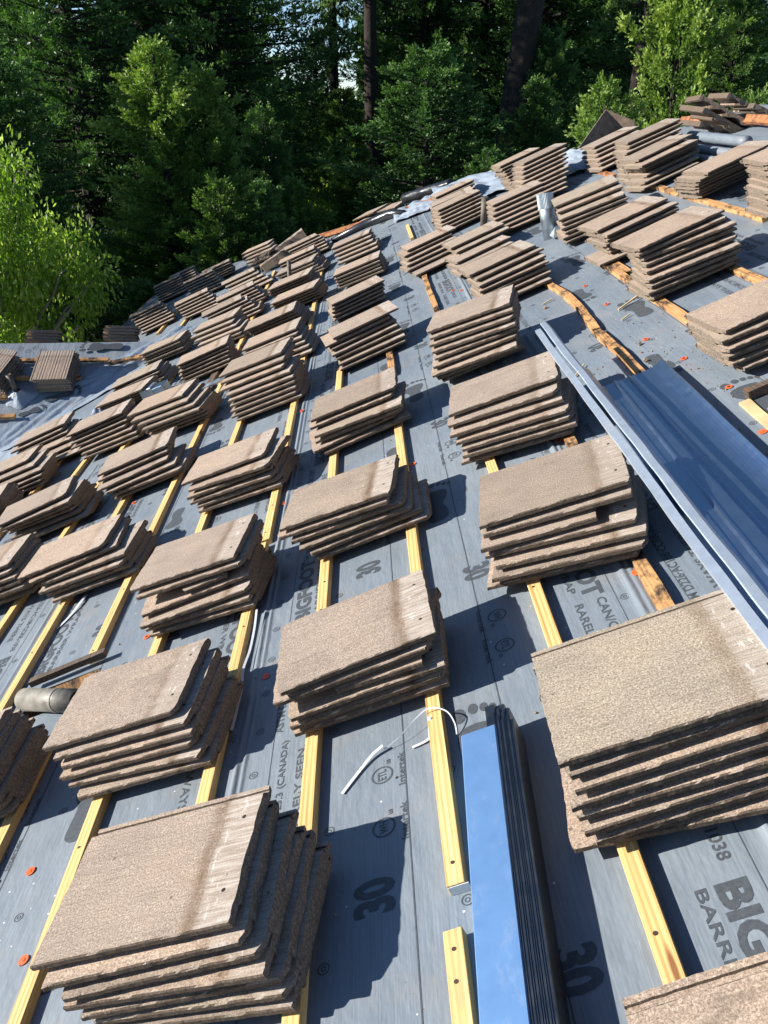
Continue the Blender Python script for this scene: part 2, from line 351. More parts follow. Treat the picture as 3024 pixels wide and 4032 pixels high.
# sheathing below, slopes beyond ridge and hip, wing slopes, walls
def quadmesh(pts): 
    bm = bmesh.new(); bm.faces.new([bm.verts.new(p) for p in pts]); return bm
zr = W(2.95, 0).z; xr = W(2.95, 0).x; xe = W(-4.12, 0).x; ze = W(-4.12, 0).z
back = xr + (xr - xe)
bmq = quadmesh([(xr, -2.5, zr), (back, -2.5, ze), (back, 15, ze), (xr, 7.7, zr)]); obj('back_slope', bmq, MEAVE, house)
hipend = W(-4.12, 14.95)
bmq = quadmesh([(xr, 7.7, zr), (back, 15, ze), tuple(hipend)]); obj('hip_slope', bmq, MEAVE, house)
# sheathing boards seen through the openings
for i, (ua, ub, va, vb) in enumerate(HOLES):
    bm = bmesh.new()
    for (a0, a1, b0, b1) in ((ua - .012, ua, va - .01, vb + .01), (ub, ub + .012, va - .01, vb + .01), (ua, ub, va - .012, va), (ua, ub, vb, vb + .012)):
        box(bm, (a0, b0, -1.45), (a1, b1, DECK - .004), ROOF)
    obj('opening_lining', bm, MWD if i == 0 else MSTRAW, house)
bm = bmesh.new(); bm.faces.new([bm.verts.new(W(u, v, -1.75)) for u, v in ((-3.9, -2.3), (2.8, -2.3), (2.8, 7), (-3.9, 7))]); obj('attic_floor', bm, MWD, house)
# wing
yr = VP.y; bm = bmesh.new(); rows = []
MWING = make_felt('wing_felt', (.205, .235, .265), (.265, .295, .325))
def wing_h(x, s): return .002 * abs(nz(x, s, 2.0, 5)) + .012 * max(0, nz(x, s, 5, 2)) * math.exp(-((x - (QW.x + s * CA)) / .45) ** 2)
ss = frange(-.15, 1.4 / CA, .04); xs = frange(-9.0, VP.x + .01, .06)
for s in ss: rows.append([bm.verts.new(WW(x, s, wing_h(x, s) if s < 1.45 else 0)) for x in xs])
for j in range(len(ss) - 1):
    for i in range(len(xs) - 1):
        xc = (xs[i] + xs[i + 1]) / 2; yc = QW.y + (ss[j] + ss[j + 1]) / 2 * CA
        if xc - QW.x > (yc - QW.y) + .2: continue
        bm.faces.new((rows[j][i], rows[j][i + 1], rows[j + 1][i + 1], rows[j + 1][i]))
obj('wing_underlayment', bm, MWING, house, smooth=True)
bm = quadmesh([(-9, yr, VP.z - .002), (VP.x, yr, VP.z - .002), (xe, yr + (VP.x - xe), ze), (-9, yr + (VP.x - xe), ze)]); obj('wing_back_slope', bm, MEAVE, house)
# walls (stucco), fascia under the eave
zw = ze - .12
bm = bmesh.new(); box(bm, (xe + .5, -2.3, -.6), (back - .5, 14.4, zw)); obj('wall', bm, MSTUCCO, house)
bm = bmesh.new(); box(bm, (-8.8, 7.35, -.6), (xe + .499, 9.5, zw - .01)); obj('wing_wall', bm, MSTUCCO, house)
bm = bmesh.new(); box(bm, (xe - .02, yr + (VP.x - xe), ze - .17), (xe + .02, 14.9, ze - .006)); box(bm, (xe - .02, -2.5, ze - .17), (xe + .02, 6.8, ze - .006)); obj('fascia', bm, MWR, house)
# wrinkled cloth laid into the valley
bm = bmesh.new(); rows = []; nn = 64
for j in range(nn + 1):
    t = -.15 + 1.75 * j / nn; row = []
    base = QW + Vector((t, t, t * math.tan(AL))); wdt = .34 + .12 * nz(0, t, 2, 9)
    for i in range(41):
        a = (i - 20) / 20 * wdt
        if a < 0: p = base + Vector((a, 0, 0)) + Vector((0, a * -.0, 0)); p = Vector((base.x + a * 1.0, base.y + .0, 0)); p.z = QW.z + (p.y - QW.y) * math.tan(AL)
        else: p = Vector((base.x + a * .8, base.y - .0, 0)); p.z = W(0, 0).z + (p.x - W(0, 0).x) * math.tan(AL)
        fold = abs(nz(a * 6 + t * 2.2, t * 1.3, 1.6, 4)); fold2 = abs(nz(a * 3 - t * 5, t * 2, 2.3, 14))
        p.z += .010 + .040 * (fold ** 1.2) * (1 - abs(a / wdt) ** 3) + .018 * fold2
        row.append(bm.verts.new(p))
    rows.append(row)
for a, c in zip(rows, rows[1:]):
    for i in range(40): bm.faces.new((a[i], a[i + 1], c[i + 1], c[i]))
o = obj('valley_cloth', bm, MFABR, house, smooth=True); lab(o, 'pale wrinkled cloth bunched into the roof valley')

def crumple(name, pts, amp, seed, label=None, mat=MFABR, N1=48, parent=house):
    """loose sheet over the quad pts (u, v, n)"""
    P4 = [W(*p) for p in pts]; bm = bmesh.new(); rows = []
    for j in range(N1 + 1):
        row = []
        for i in range(N1 + 1):
            s, t = i / N1, j / N1; p = P4[0] * (1 - s) * (1 - t) + P4[1] * s * (1 - t) + P4[2] * s * t + P4[3] * (1 - s) * t
            w_ = noise.noise(Vector((s * 3 + seed, t * 3, 0))); p += NV * amp * (abs(noise.noise(Vector((s * 4, t * 5, seed)))) * 1.6 + .5 * abs(noise.noise(Vector((s * 9, t * 9, seed + 4))))) + VV * w_ * amp * .7
            row.append(bm.verts.new(p))
        rows.append(row)
    for a, c in zip(rows, rows[1:]):
        for i in range(N1): bm.faces.new((a[i], a[i + 1], c[i + 1], c[i]))
    o = obj(name, bm, mat, parent, smooth=True)
    if label: o['label'] = label
    return o
crumple('loose_cloth', [(-.15, 10.0, -1.27), (.55, 9.6, -1.27), (.55, 10.6, -1.25), (-.1, 10.75, -1.25)], .03, 1, 'pale cloth crumpled beside the black roll')
crumple('loose_cloth', [(.35, 9.3, -1.27), (1.25, 8.6, -1.27), (1.5, 9.3, -1.2), (.4, 10.9, -1.2)], .035, 5, 'pale cloth folded over the hip')
crumple('loose_cloth', [(1.3, 8.3, -1.27), (1.9, 7.6, -1.27), (2.0, 8.6, -1.22), (1.5, 9.1, -1.2)], .045, 8, 'pale cloth folded below the cap shingle')
crumple('loose_cloth', [(-2.85, 5.75, -1.28), (-2.45, 5.95, -1.28), (-2.62, 6.42, -1.2), (-3.05, 6.25, -1.25)], .07, 12, 'lifted corner of pale cloth by the tidy stack')
crumple('loose_cloth', [(-3.5, 5.2, -1.285), (-2.8, 5.6, -1.285), (-3.1, 6.9, -1.285), (-4.0, 6.9, -1.285)], .012, 19, 'pale sheet spread below the valley')

# ------------------------------------------------------------------ printed lettering
_glyph = {}
def glyph(s):
    if s not in _glyph:
        c = bpy.data.curves.new('t', 'FONT'); c.body = s; c.resolution_u = 3; c.offset = .045 if s in ('30', 'BIGFOOT') else .018
        o = bpy.data.objects.new('t', c); COL.objects.link(o); dg = bpy.context.evaluated_depsgraph_get(); me = o.evaluated_get(dg).to_mesh()
        vs = [v.co.copy() for v in me.vertices]; fs = [tuple(p.vertices) for p in me.polygons]; o.evaluated_get(dg).to_mesh_clear()
        bpy.data.objects.remove(o); bpy.data.curves.remove(c)
        x0 = min(v.x for v in vs); x1 = max(v.x for v in vs); y0 = min(v.y for v in vs if True); y1 = max(v.y for v in vs)
        _glyph[s] = ([((v.x - x0) / (x1 - x0), (v.y - y0) / (y1 - y0)) for v in vs], fs)
    return _glyph[s]
INK = .0007
def put(bm, s, fn, wd, h):
    vs, fs = glyph(s); V = [bm.verts.new(fn(x * wd, y * h)) for x, y in vs]
    for f in fs:
        try: bm.faces.new([V[i] for i in f])
        except ValueError: pass
def ring(bm, fn, r0, r1, seg=20, sy=1.0):
    A = [bm.verts.new(fn(r0 * math.cos(a), r0 * sy * math.sin(a))) for a in [2 * math.pi * k / seg for k in range(seg)]]
    B = [bm.verts.new(fn(r1 * math.cos(a), r1 * sy * math.sin(a))) for a in [2 * math.pi * k / seg for k in range(seg)]]
    for k in range(seg): bm.faces.new((A[k], A[(k + 1) % seg], B[(k + 1) % seg], B[k]))
def blob(bm, fn, pts, sub=6):
    # closed smooth outline through pts
    out = []; n_ = len(pts)
    for i in range(n_):
        p0, p1, p2, p3 = [pts[(i + d) % n_] for d in (-1, 0, 1, 2)]
        for k in range(sub):
            t = k / sub; f = lambda a, b_, c, d: .5 * (2 * b_ + (c - a) * t + (2 * a - 5 * b_ + 4 * c - d) * t * t + (3 * b_ - a - 3 * c + d) * t ** 3)
            out.append((f(p0[0], p1[0], p2[0], p3[0]), f(p0[1], p1[1], p2[1], p3[1])))
    bm.faces.new([bm.verts.new(fn(*p)) for p in out])
def foot(bm, fn, L=.26):
    s = L / 1.0
    blob(bm, lambda x, y: fn(x * s, y * s), [(-.5, 0), (-.42, -.13), (-.2, -.14), (0, -.10), (.22, -.17), (.40, -.16), (.46, .02), (.40, .18), (.2, .20), (0, .12), (-.2, .13), (-.42, .13)])
    for (cx_, cy_, r) in ((.62, .16, .085), (.66, .02, .06), (.64, -.08, .05), (.60, -.16, .045), (.55, -.23, .04)):
        blob(bm, lambda x, y: fn((x + cx_) * s, (y + cy_) * s), [(r * 1.2 * math.cos(a), r * .8 * math.sin(a)) for a in [math.pi * 2 * q / 8 for q in range(8)]], 2)
def mark(bm, fn, txt, r=.027):
    ring(bm, fn, r * .84, r); put(bm, txt, lambda x, y: fn(x - r * .62, y - r * .36), r * 1.24, r * .75)
    put(bm, 'Intertek', lambda x, y: fn(x - .05, y - r - .028), .105, .016)
    put(bm, 'us', lambda x, y: fn(x + r + .004, y - r * .8), .014, .010)
def strip_print(lo, hi, vsh, ve):
    bm = bmesh.new()
    def up(u0, v0): return lambda x, y: W(u0 - y, v0 + x, DECK + INK)     # reads away from the camera
    def dn(u0, v0): return lambda x, y: W(u0 + y, v0 - x, DECK + INK)     # reads towards the camera
    k = -2
    while True:
        o_ = vsh + 1.30 * k; k += 1
        if o_ > ve: break
        if o_ < -2.5: continue
        put(bm, 'ASTM D226·AC188·CCRR-1038', up(lo + .125, o_ + 1.80), .48, .024); put(bm, 'BIGFOOT', up(lo + .172, o_ + 2.32), .40, .056)
        put(bm, 'BARRIER WRAP', up(lo + .205, o_ + 2.32), .40, .020); put(bm, 'CSA A123.3 (CANADA)', up(lo + .150, o_ + 1.40), .36, .024)
        put(bm, 'RARELY SEEN.', up(lo + .195, o_ + 1.42), .30, .021); put(bm, 'ALWAYS THERE', up(lo + .190, o_ + 1.82), .36, .026)
        put(bm, '30', up(lo + .42, o_ + 1.15), .085, .090)
        mark(bm, up(lo + .40, o_ + 1.36), 'WH'); mark(bm, up(lo + .40, o_ + 1.516), 'ETL')
        mark(bm, dn(hi - .353, o_ + 1.97), 'WH'); mark(bm, dn(hi - .353, o_ + 1.83), 'ETL')
        put(bm, '30', dn(hi - .42, o_ + 2.27), .085, .085)
        if hi - lo > 1:
            foot(bm, up(hi - .46, o_ + 2.76)); foot(bm, dn(lo + .50, o_ + 2.05), .22)
        put(bm, 'BIGFOOT', dn(hi - .125, o_ + 2.30), .40, .056); put(bm, 'CAN/CSA', dn(hi - .098, o_ + 1.885), .20, .024)
        put(bm, 'ASTM D226·AC188·CCRR-1038', dn(hi - .10, o_ + 1.54), .50, .024); put(bm, 'RARELY SEEN.', dn(hi - .155, o_ + 1.885), .30, .022)
        put(bm, 'ALWAYS THERE', dn(hi - .155, o_ + 1.50), .36, .024); put(bm, 'BARRIER WRAP', dn(hi - .157, o_ + 2.30), .36, .020)
    for r, th in ((.455, .003), (hi - lo - .40, .003), (hi - lo - .05, .0018), (.10, .0018)):
        bm.faces.new([bm.verts.new(W(lo + r + a, v, DECK + INK)) for a, v in ((0, -.3), (th, -.3), (th, ve), (0, ve))])
    for r, sp, off in ((.055, .165, .02), (.272, .33, .08), (.56, .34, .1), (hi - lo - .03, .33, .2)):
        v = off
        while v < min(ve, 9):
            ring(bm, lambda x, y: W(lo + r + x, v + y, DECK + INK + hfun(lo + r, v)), .010, .0125, 14); ring(bm, lambda x, y: W(lo + r + x, v + y, DECK + INK + hfun(lo + r, v)), .0035, .0055, 10)
            v += sp
    o = obj('printed_lettering', bm, MINK, house)
strip_print(-.91, .19, 0, 9.5); strip_print(.19, 1.29, -.12, 8.3); strip_print(-2.01, -.91, .33, 9.8); strip_print(-3.11, -2.01, .6, 5.2); strip_print(1.29, 2.39, .5, 6.8)
bm = bmesh.new()
def wf(x0, s0, ang=0): return lambda x, y: WW(x0 + x * math.cos(ang) - y * math.sin(ang), s0 + x * math.sin(ang) + y * math.cos(ang), .022 + wing_h(x0, s0))
bm.free()
for fn_ in (lambda bm: put(bm, '30', wf(-3.36, .74), .09, .09), lambda bm: foot(bm, wf(-2.50, 1.42, math.pi), .34), lambda bm: foot(bm, wf(-2.78, .70, .5), .28), lambda bm: foot(bm, wf(-3.0, .48, .5), .2),
            lambda bm: (ring(bm, wf(-3.31, 1.40), .025, .03), put(bm, 'WH', wf(-3.325, 1.39), .03, .02)), lambda bm: (ring(bm, wf(-3.17, 1.41), .025, .03), put(bm, 'ETL', wf(-3.19, 1.40), .035, .02)),
            lambda bm: put(bm, 'BARRIER WRAP', wf(-3.7, 1.28), .36, .03), lambda bm: put(bm, '30', wf(-3.9, 1.4), .09, .09)):
    bm = bmesh.new(); fn_(bm); obj('printed_mark', bm, MINK, house)
STACKS = [
 (72, 'the stack cut by the lower right corner', 6, True, [(0, -0.08, 0.44, 0.0, 0, 0.0), (1, -0.0848, 0.4374, 0.0, 0, 0.0), (2, -0.0896, 0.4348, 0.0, 0, 0.0), (3, -0.0944, 0.4322, 0.0, 0, 0.0), (4, -0.0992, 0.4296, 0.0, 0, 0.0), (5, -0.104, 0.427, 0.0, 0, 0.0)]),
 (7, 'the huge stack at the right edge', 8, True, [(0, -0.1396, 1.1141, -0.132, 1, 0.0), (1, -0.0888, 1.0891, -0.012, 1, 0.0), (2, -0.1002, 1.0899, -0.007, 1, 0.0), (3, -0.1085, 1.1035, -0.041, 1, 0.0), (4, -0.1062, 1.1017, -0.007, 1, 0.0), (5, -0.0882, 1.1074, -0.016, 1, 0.0), (6, -0.0938, 1.1194, -0.0, 1, 0.0), (7, -0.0992, 1.1258, -0.026, 1, 0.0)]),
 (1, 'the big lower left corner stack', 7, True, [(0, -1.0835, 1.0451, -0.175, 1, 0.0), (1, -1.0738, 1.0469, -0.167, 1, 0.0), (2, -1.0798, 1.0426, -0.116, 1, 0.0), (3, -1.1022, 1.0511, -0.148, 1, 0.0), (4, -1.0942, 1.0484, -0.092, 1, 0.0), (5, -1.121, 1.0623, -0.091, 1, 0.0), (6, -1.1378, 1.0911, -0.113, 1, 0.0)]),
 (2, 'the stack just above the loose white strap', 6, True, [(0, -0.7339, 1.7096, -0.033, 1, 0.0), (1, -0.7253, 1.7028, -0.014, 1, 0.0), (2, -0.7189, 1.7005, -0.015, 1, 0.0), (3, -0.5882, 1.7101, -0.065, 1, 0.259), (4, -0.7319, 1.7043, 0.006, 1, 0.0), (5, -0.709, 1.7033, 0.034, 1, 0.0)]),
 (3, 'the stack touching the left side of the long flashing', 7, True, [(0, -0.1664, 2.0434, -0.24, 1, 0.0), (1, -0.1447, 2.0273, -0.24, 1, 0.0), (2, -0.1321, 2.0409, -0.24, 1, 0.0), (3, -0.14, 2.0695, -0.24, 1, 0.0), (4, -0.1427, 2.0616, -0.176, 1, 0.331), (5, -0.1331, 2.0887, -0.182, 1, 0.0), (6, -0.1248, 2.0939, -0.143, 1, 0.0)]),
 (6, 'the stack beside the fallen vent pipe', 6, True, [(0, -1.3734, 1.7655, -0.103, 1, 0.0), (1, -1.3886, 1.7981, -0.185, 1, 0.0), (2, -1.4024, 1.8021, -0.137, 1, 0.0), (3, -1.3917, 1.8123, -0.14, 1, 0.0), (4, -1.3961, 1.8242, -0.14, 1, 0.0), (5, -1.4219, 1.8446, -0.127, 1, 0.0)]),
 (70, 'the dark stack at the left edge near the pipe', 7, True, [(0, -2.0, 1.82, -0.02, 0, 0.0), (1, -2.0075, 1.8167, -0.02, 0, 0.0), (2, -2.015, 1.8133, -0.02, 0, 0.0), (3, -2.0225, 1.81, -0.02, 0, 0.0), (4, -2.03, 1.8067, -0.02, 0, 0.0), (5, -2.0375, 1.8033, -0.02, 0, 0.0), (6, -2.045, 1.8, -0.02, 0, 0.0)]),
 (9, 'the slumped stack in the middle of the roof', 6, True, [(0, -0.7056, 2.6071, -0.011, 1, 0.0), (1, -0.7251, 2.6037, 0.03, 1, 0.0), (2, -0.7506, 2.6152, -0.026, 1, 0.0), (3, -0.7686, 2.6384, -0.076, 1, 0.0), (4, -0.814, 2.651, -0.121, 1, 0.0), (5, -0.7921, 2.6579, -0.128, 1, 0.0)]),
 (5, 'the stack with a snapped tile left of centre', 7, True, [(0, -1.342, 2.5223, -0.143, 1, 0.0), (1, -1.347, 2.5242, -0.161, 1, 0.0), (2, -1.3399, 2.4976, -0.061, 1, 0.0), (3, -1.3331, 2.5284, -0.023, 1, 0.0), (4, -1.1539, 2.5278, -0.007, 1, 0.189), (5, -1.3261, 2.5612, -0.117, 1, 0.0), (6, -1.3453, 2.5814, -0.131, 1, 0.0)]),
 (65, 'the right edge stack above the roof opening', 6, True, [(0, 0.8447, 2.7773, -0.017, 1, 0.0), (1, 0.8207, 2.7843, 0.047, 1, 0.0), (2, 0.8086, 2.7938, -0.013, 1, 0.0), (3, 0.8147, 2.7866, 0.046, 1, 0.0), (4, 0.8116, 2.8082, 0.034, 1, 0.0), (5, 0.8315, 2.8261, 0.074, 1, 0.0)]),
 (4, 'the stack right below the narrow top end of the flashing', 7, True, [(0, -0.1414, 2.918, -0.239, 1, 0.0), (1, -0.1255, 2.9051, -0.24, 1, 0.0), (2, -0.1252, 2.9098, -0.222, 1, 0.0), (3, -0.1323, 2.9227, -0.231, 1, 0.0), (4, -0.1419, 2.9386, -0.173, 1, 0.0), (5, -0.1422, 2.9805, -0.219, 1, 0.0), (6, -0.122, 3.0088, -0.135, 1, 0.0)]),
 (10, 'the stack in the middle under a short batten', 6, True, [(0, -0.7158, 3.5911, 0.09, 1, 0.0), (1, -0.7624, 3.5934, 0.128, 1, 0.0), (2, -0.7393, 3.6336, -0.063, 1, 0.0), (3, -0.7306, 3.6276, -0.097, 1, 0.0), (4, -0.7521, 3.6901, -0.018, 1, 0.0), (5, -0.7303, 3.7045, -0.023, 1, 0.0)]),
 (73, 'the middle stack between the bent strap and the fabric lap', 6, True, [(0, -1.3297, 3.5066, -0.17, 1, 0.0), (1, -1.3357, 3.5072, -0.148, 0, 0.0), (2, -1.3416, 3.5078, -0.127, 0, 0.0), (3, -1.3475, 3.5085, -0.106, 1, 0.0), (4, -1.3379, 3.5285, -0.24, 1, 0.0), (5, -1.3601, 3.5632, -0.106, 1, 0.0)]),
 (14, 'the stepped stack above the bent strap on the left', 6, True, [(0, -1.9699, 3.1591, -0.046, 1, 0.0), (1, -1.9887, 3.1813, -0.077, 1, 0.0), (2, -2.0025, 3.172, -0.093, 1, 0.0), (3, -1.9855, 3.1892, -0.068, 1, 0.0), (4, -2.0235, 3.1836, 0.078, 1, 0.0), (5, -2.0714, 3.2142, -0.02, 1, 0.0)]),
 (11, 'the tallest stack in the upper right', 9, True, [(0, 0.8765, 3.8609, 0.082, 1, 0.0), (1, 0.8767, 3.8639, 0.041, 0, 0.0), (2, 0.8768, 3.8668, -0.001, 0, 0.0), (3, 0.877, 3.8697, -0.043, 1, 0.0), (4, 0.8884, 3.9034, -0.037, 0, 0.0), (5, 0.8997, 3.9371, -0.031, 1, 0.0), (6, 0.8999, 3.951, -0.112, 1, 0.0), (7, 0.8955, 3.9425, 0.01, 0, 0.0), (8, 0.8912, 3.934, 0.133, 1, 0.0)]),
 (8, 'the tall stack left of the flashing tip', 9, True, [(0, -0.1244, 3.9227, 0.003, 1, 0.0), (1, -0.1447, 3.9026, -0.082, 0, 0.0), (2, -0.1651, 3.8825, -0.166, 1, 0.0), (3, -0.142, 3.9109, -0.092, 1, 0.0), (4, -0.1357, 3.9441, -0.172, 0, 0.0), (5, -0.1281, 3.9745, -0.24, 1, 0.0), (6, -0.1233, 3.9997, -0.24, 1, 0.0), (7, -0.1141, 4.0224, -0.24, 1, 0.0), (8, -0.1154, 4.0507, -0.24, 1, 0.0)]),
 (15, 'the stack cut by the left edge at mid height', 7, True, [(0, -2.5547, 3.4004, -0.069, 1, 0.0), (1, -2.5541, 3.3866, -0.068, 0, 0.0), (2, -2.5535, 3.3729, -0.067, 0, 0.0), (3, -2.5529, 3.3591, -0.067, 1, 0.0), (4, -2.563, 3.366, -0.051, 0, 0.0), (5, -2.573, 3.3728, -0.035, 0, 0.0), (6, -2.5831, 3.3796, -0.02, 1, 0.0)]),
 (62, 'the tall stack cut by the upper right edge', 10, True, [(0, 1.63, 4.36, -0.03, 0, 0.0), (1, 1.6358, 4.363, -0.03, 0, 0.0), (2, 1.6416, 4.366, -0.03, 0, 0.0), (3, 1.6473, 4.369, -0.03, 0, 0.0), (4, 1.6531, 4.372, -0.03, 0, 0.0), (5, 1.6589, 4.375, -0.03, 0, 0.0), (6, 1.6647, 4.378, -0.03, 0, 0.0), (7, 1.6704, 4.381, -0.03, 0, 0.0), (8, 1.6762, 4.384, -0.03, 0, 0.0), (9, 1.682, 4.387, -0.03, 0, 0.0)]),
 (12, 'the stack above the broken tile stack on the left', 6, True, [(0, -1.9751, 4.2008, 0.001, 0, 0.0), (1, -1.9701, 4.1879, -0.083, 0, 0.0), (2, -1.9874, 4.1862, 0.048, 0, 0.0), (3, -2.0168, 4.1924, 0.1, 0, 0.0), (4, -2.0348, 4.2634, 0.058, 0, 0.0), (5, -2.0272, 4.2757, 0.042, 0, 0.0)]),
 (13, 'the fanned stack near the left edge', 6, True, [(0, -2.5311, 4.1175, 0.025, 0, 0.0), (1, -2.5603, 4.1564, -0.025, 0, 0.0), (2, -2.5912, 4.1943, -0.074, 0, 0.0), (3, -2.5849, 4.1604, -0.022, 0, 0.0), (4, -2.5804, 4.1254, 0.03, 0, 0.0), (5, -2.5928, 4.1174, 0.129, 0, 0.0)]),
 (63, 'the short stack just left of the tallest one', 7, True, [(0, 0.8549, 4.7366, 0.051, 0, 0.0), (1, 0.9415, 4.81, 0.054, 0, 0.0), (2, 0.9419, 4.7944, 0.077, 0, 0.0), (3, 0.942, 4.7785, 0.101, 0, 0.0), (4, 0.9417, 4.7623, 0.124, 0, 0.0), (5, 0.9412, 4.7458, 0.147, 0, 0.0), (6, 0.9314, 4.8327, 0.119, 0, 0.0)]),
 (47, 'the stack fourth from the orange hip board', 7, True, [(0, -0.6652, 4.849, 0.079, 0, 0.0), (1, -0.67, 4.872, 0.103, 0, 0.0), (2, -0.6752, 4.8948, 0.127, 0, 0.0), (3, -0.6807, 4.9173, 0.15, 0, 0.0), (4, -0.6866, 4.9394, 0.174, 0, 0.0), (5, -0.6964, 4.9644, 0.18, 0, 0.0), (6, -0.6544, 4.9684, 0.164, 0, 0.0)]),
 (50, 'the stack left of the curved batten', 7, True, [(0, 0.2148, 4.8591, 0.063, 0, 0.0), (1, 0.217, 4.9038, 0.083, 0, 0.0), (2, 0.2235, 4.9211, 0.093, 0, 0.0), (3, 0.2299, 4.9383, 0.103, 0, 0.0), (4, 0.2363, 4.9555, 0.113, 0, 0.0), (5, 0.2408, 5.017, 0.14, 0, 0.0), (6, 0.2173, 5.0756, 0.099, 0, 0.0)]),
 (21, 'the tall stack left of centre with a torn lower tile', 9, True, [(0, -1.3288, 4.6993, -0.079, 0, 0.0), (1, -1.3288, 4.716, -0.098, 0, 0.0), (2, -1.329, 4.7324, -0.116, 0, 0.0), (3, -1.3294, 4.7487, -0.135, 0, 0.0), (4, -1.3301, 4.7649, -0.154, 0, 0.0), (5, -1.3457, 4.8151, -0.126, 0, 0.0), (6, -1.3618, 4.865, -0.098, 0, 0.0), (7, -1.3611, 4.9288, -0.123, 0, 0.0), (8, -1.3608, 4.9924, -0.147, 0, 0.0)]),
 (61, 'the large top right stack with broken lower tiles', 7, True, [(0, 1.6168, 5.3011, 0.106, 0, 0.0), (1, 1.6091, 5.2603, 0.111, 0, 0.0), (2, 1.6014, 5.2195, 0.117, 0, 0.0), (3, 1.5937, 5.1787, 0.122, 0, 0.0), (4, 1.5859, 5.1379, 0.127, 0, 0.0), (5, 1.5781, 5.097, 0.133, 0, 0.0), (6, 1.6185, 5.0753, 0.117, 0, 0.0)]),
 (20, 'the neat square stack below the small metal box', 7, True, [(0, -1.9835, 5.1213, -0.16, 0, 0.0), (1, -1.9797, 5.1064, -0.16, 0, 0.0), (2, -1.976, 5.0916, -0.16, 0, 0.0), (3, -1.9722, 5.0767, -0.16, 0, 0.0), (4, -2.0076, 5.1242, -0.16, 0, 0.0), (5, -2.0508, 5.1642, -0.149, 0, 0.0), (6, -2.092, 5.2445, -0.15, 0, 0.0)]),
 (16, 'the stack half hidden at the far left edge', 6, True, [(0, -3.3077, 4.7899, 0.066, 0, 0.0), (1, -3.2911, 4.7526, 0.077, 0, 0.0), (2, -3.2746, 4.7152, 0.088, 0, 0.0), (3, -3.2582, 4.6777, 0.099, 0, 0.0), (4, -3.2418, 4.6402, 0.11, 0, 0.0), (5, -3.2255, 4.6026, 0.121, 0, 0.0)]),
 (57, 'the stack right of the standing metal vent', 8, True, [(0, 0.8567, 5.5754, -0.029, 0, 0.0), (1, 0.8621, 5.5884, -0.05, 0, 0.0), (2, 0.8672, 5.6013, -0.072, 0, 0.0), (3, 0.872, 5.6139, -0.093, 0, 0.0), (4, 0.8765, 5.6262, -0.115, 0, 0.0), (5, 0.8807, 5.6385, -0.136, 0, 0.0), (6, 0.8946, 5.7401, -0.123, 0, 0.0), (7, 0.9083, 5.8417, -0.11, 0, 0.0)]),
 (19, 'the tidy stack right of the lifted fabric corner', 7, True, [(0, -2.5218, 5.3267, -0.08, 0, 0.0), (1, -2.5445, 5.3524, -0.056, 0, 0.0), (2, -2.5676, 5.378, -0.032, 0, 0.0), (3, -2.5911, 5.4033, -0.008, 0, 0.0), (4, -2.5953, 5.4159, 0.003, 0, 0.0), (5, -2.5997, 5.4285, 0.014, 0, 0.0), (6, -2.6041, 5.441, 0.024, 0, 0.0)]),
 (43, 'the stack behind the torn tile stack', 6, True, [(0, -1.3163, 5.6584, -0.138, 0, 0.0), (1, -1.3292, 5.7016, -0.123, 0, 0.0), (2, -1.3423, 5.7448, -0.108, 0, 0.0), (3, -1.3556, 5.7879, -0.092, 0, 0.0), (4, -1.3691, 5.8309, -0.077, 0, 0.0), (5, -1.3826, 5.8737, -0.062, 0, 0.0)]),
 (17, 'the left edge stack below the curled fabric', 6, True, [(0, -3.1847, 5.1397, 0.023, 0, 0.0), (1, -3.1811, 5.1515, 0.01, 0, 0.0), (2, -3.1775, 5.1633, -0.002, 0, 0.0), (3, -3.1741, 5.175, -0.014, 0, 0.0), (4, -3.2348, 5.261, 0.013, 0, 0.0), (5, -3.296, 5.3466, 0.04, 0, 0.0)]),
 (46, 'the stack third from the orange hip board', 5, True, [(0, -0.746, 6.234, 0.18, 0, 0.0), (1, -0.7404, 6.2355, 0.179, 0, 0.0), (2, -0.7352, 6.2373, 0.175, 0, 0.0), (3, -0.7299, 6.2391, 0.172, 0, 0.0), (4, -0.7247, 6.2408, 0.169, 0, 0.0)]),
 (49, 'the stack beside the stub pipe near the hip', 5, True, [(0, 0.1924, 5.9214, 0.178, 0, 0.0), (1, 0.1983, 6.0147, 0.18, 0, 0.0), (2, 0.2036, 6.108, 0.18, 0, 0.0), (3, 0.2426, 6.3166, 0.134, 0, 0.0), (4, 0.2217, 6.4049, 0.152, 0, 0.0)]),
 (60, 'the top row stack in front of the blue fabric rolls', 7, True, [(0, 1.5509, 6.1426, 0.18, 0, 0.0), (1, 1.5751, 6.1947, 0.18, 0, 0.0), (2, 1.5993, 6.2468, 0.18, 0, 0.0), (3, 1.6236, 6.2989, 0.18, 0, 0.0), (4, 1.6033, 6.2555, 0.18, 0, 0.0), (5, 1.5828, 6.212, 0.18, 0, 0.0), (6, 1.6115, 6.3299, 0.18, 0, 0.0)]),
 (22, 'the stack right of the small metal box', 6, True, [(0, -2.0008, 6.3269, -0.034, 0, 0.0), (1, -1.9994, 6.3316, -0.017, 0, 0.0), (2, -1.9981, 6.3362, -0.0, 0, 0.0), (3, -1.9971, 6.3406, 0.017, 0, 0.0), (4, -1.9962, 6.3449, 0.034, 0, 0.0), (5, -1.9955, 6.349, 0.051, 0, 0.0)]),
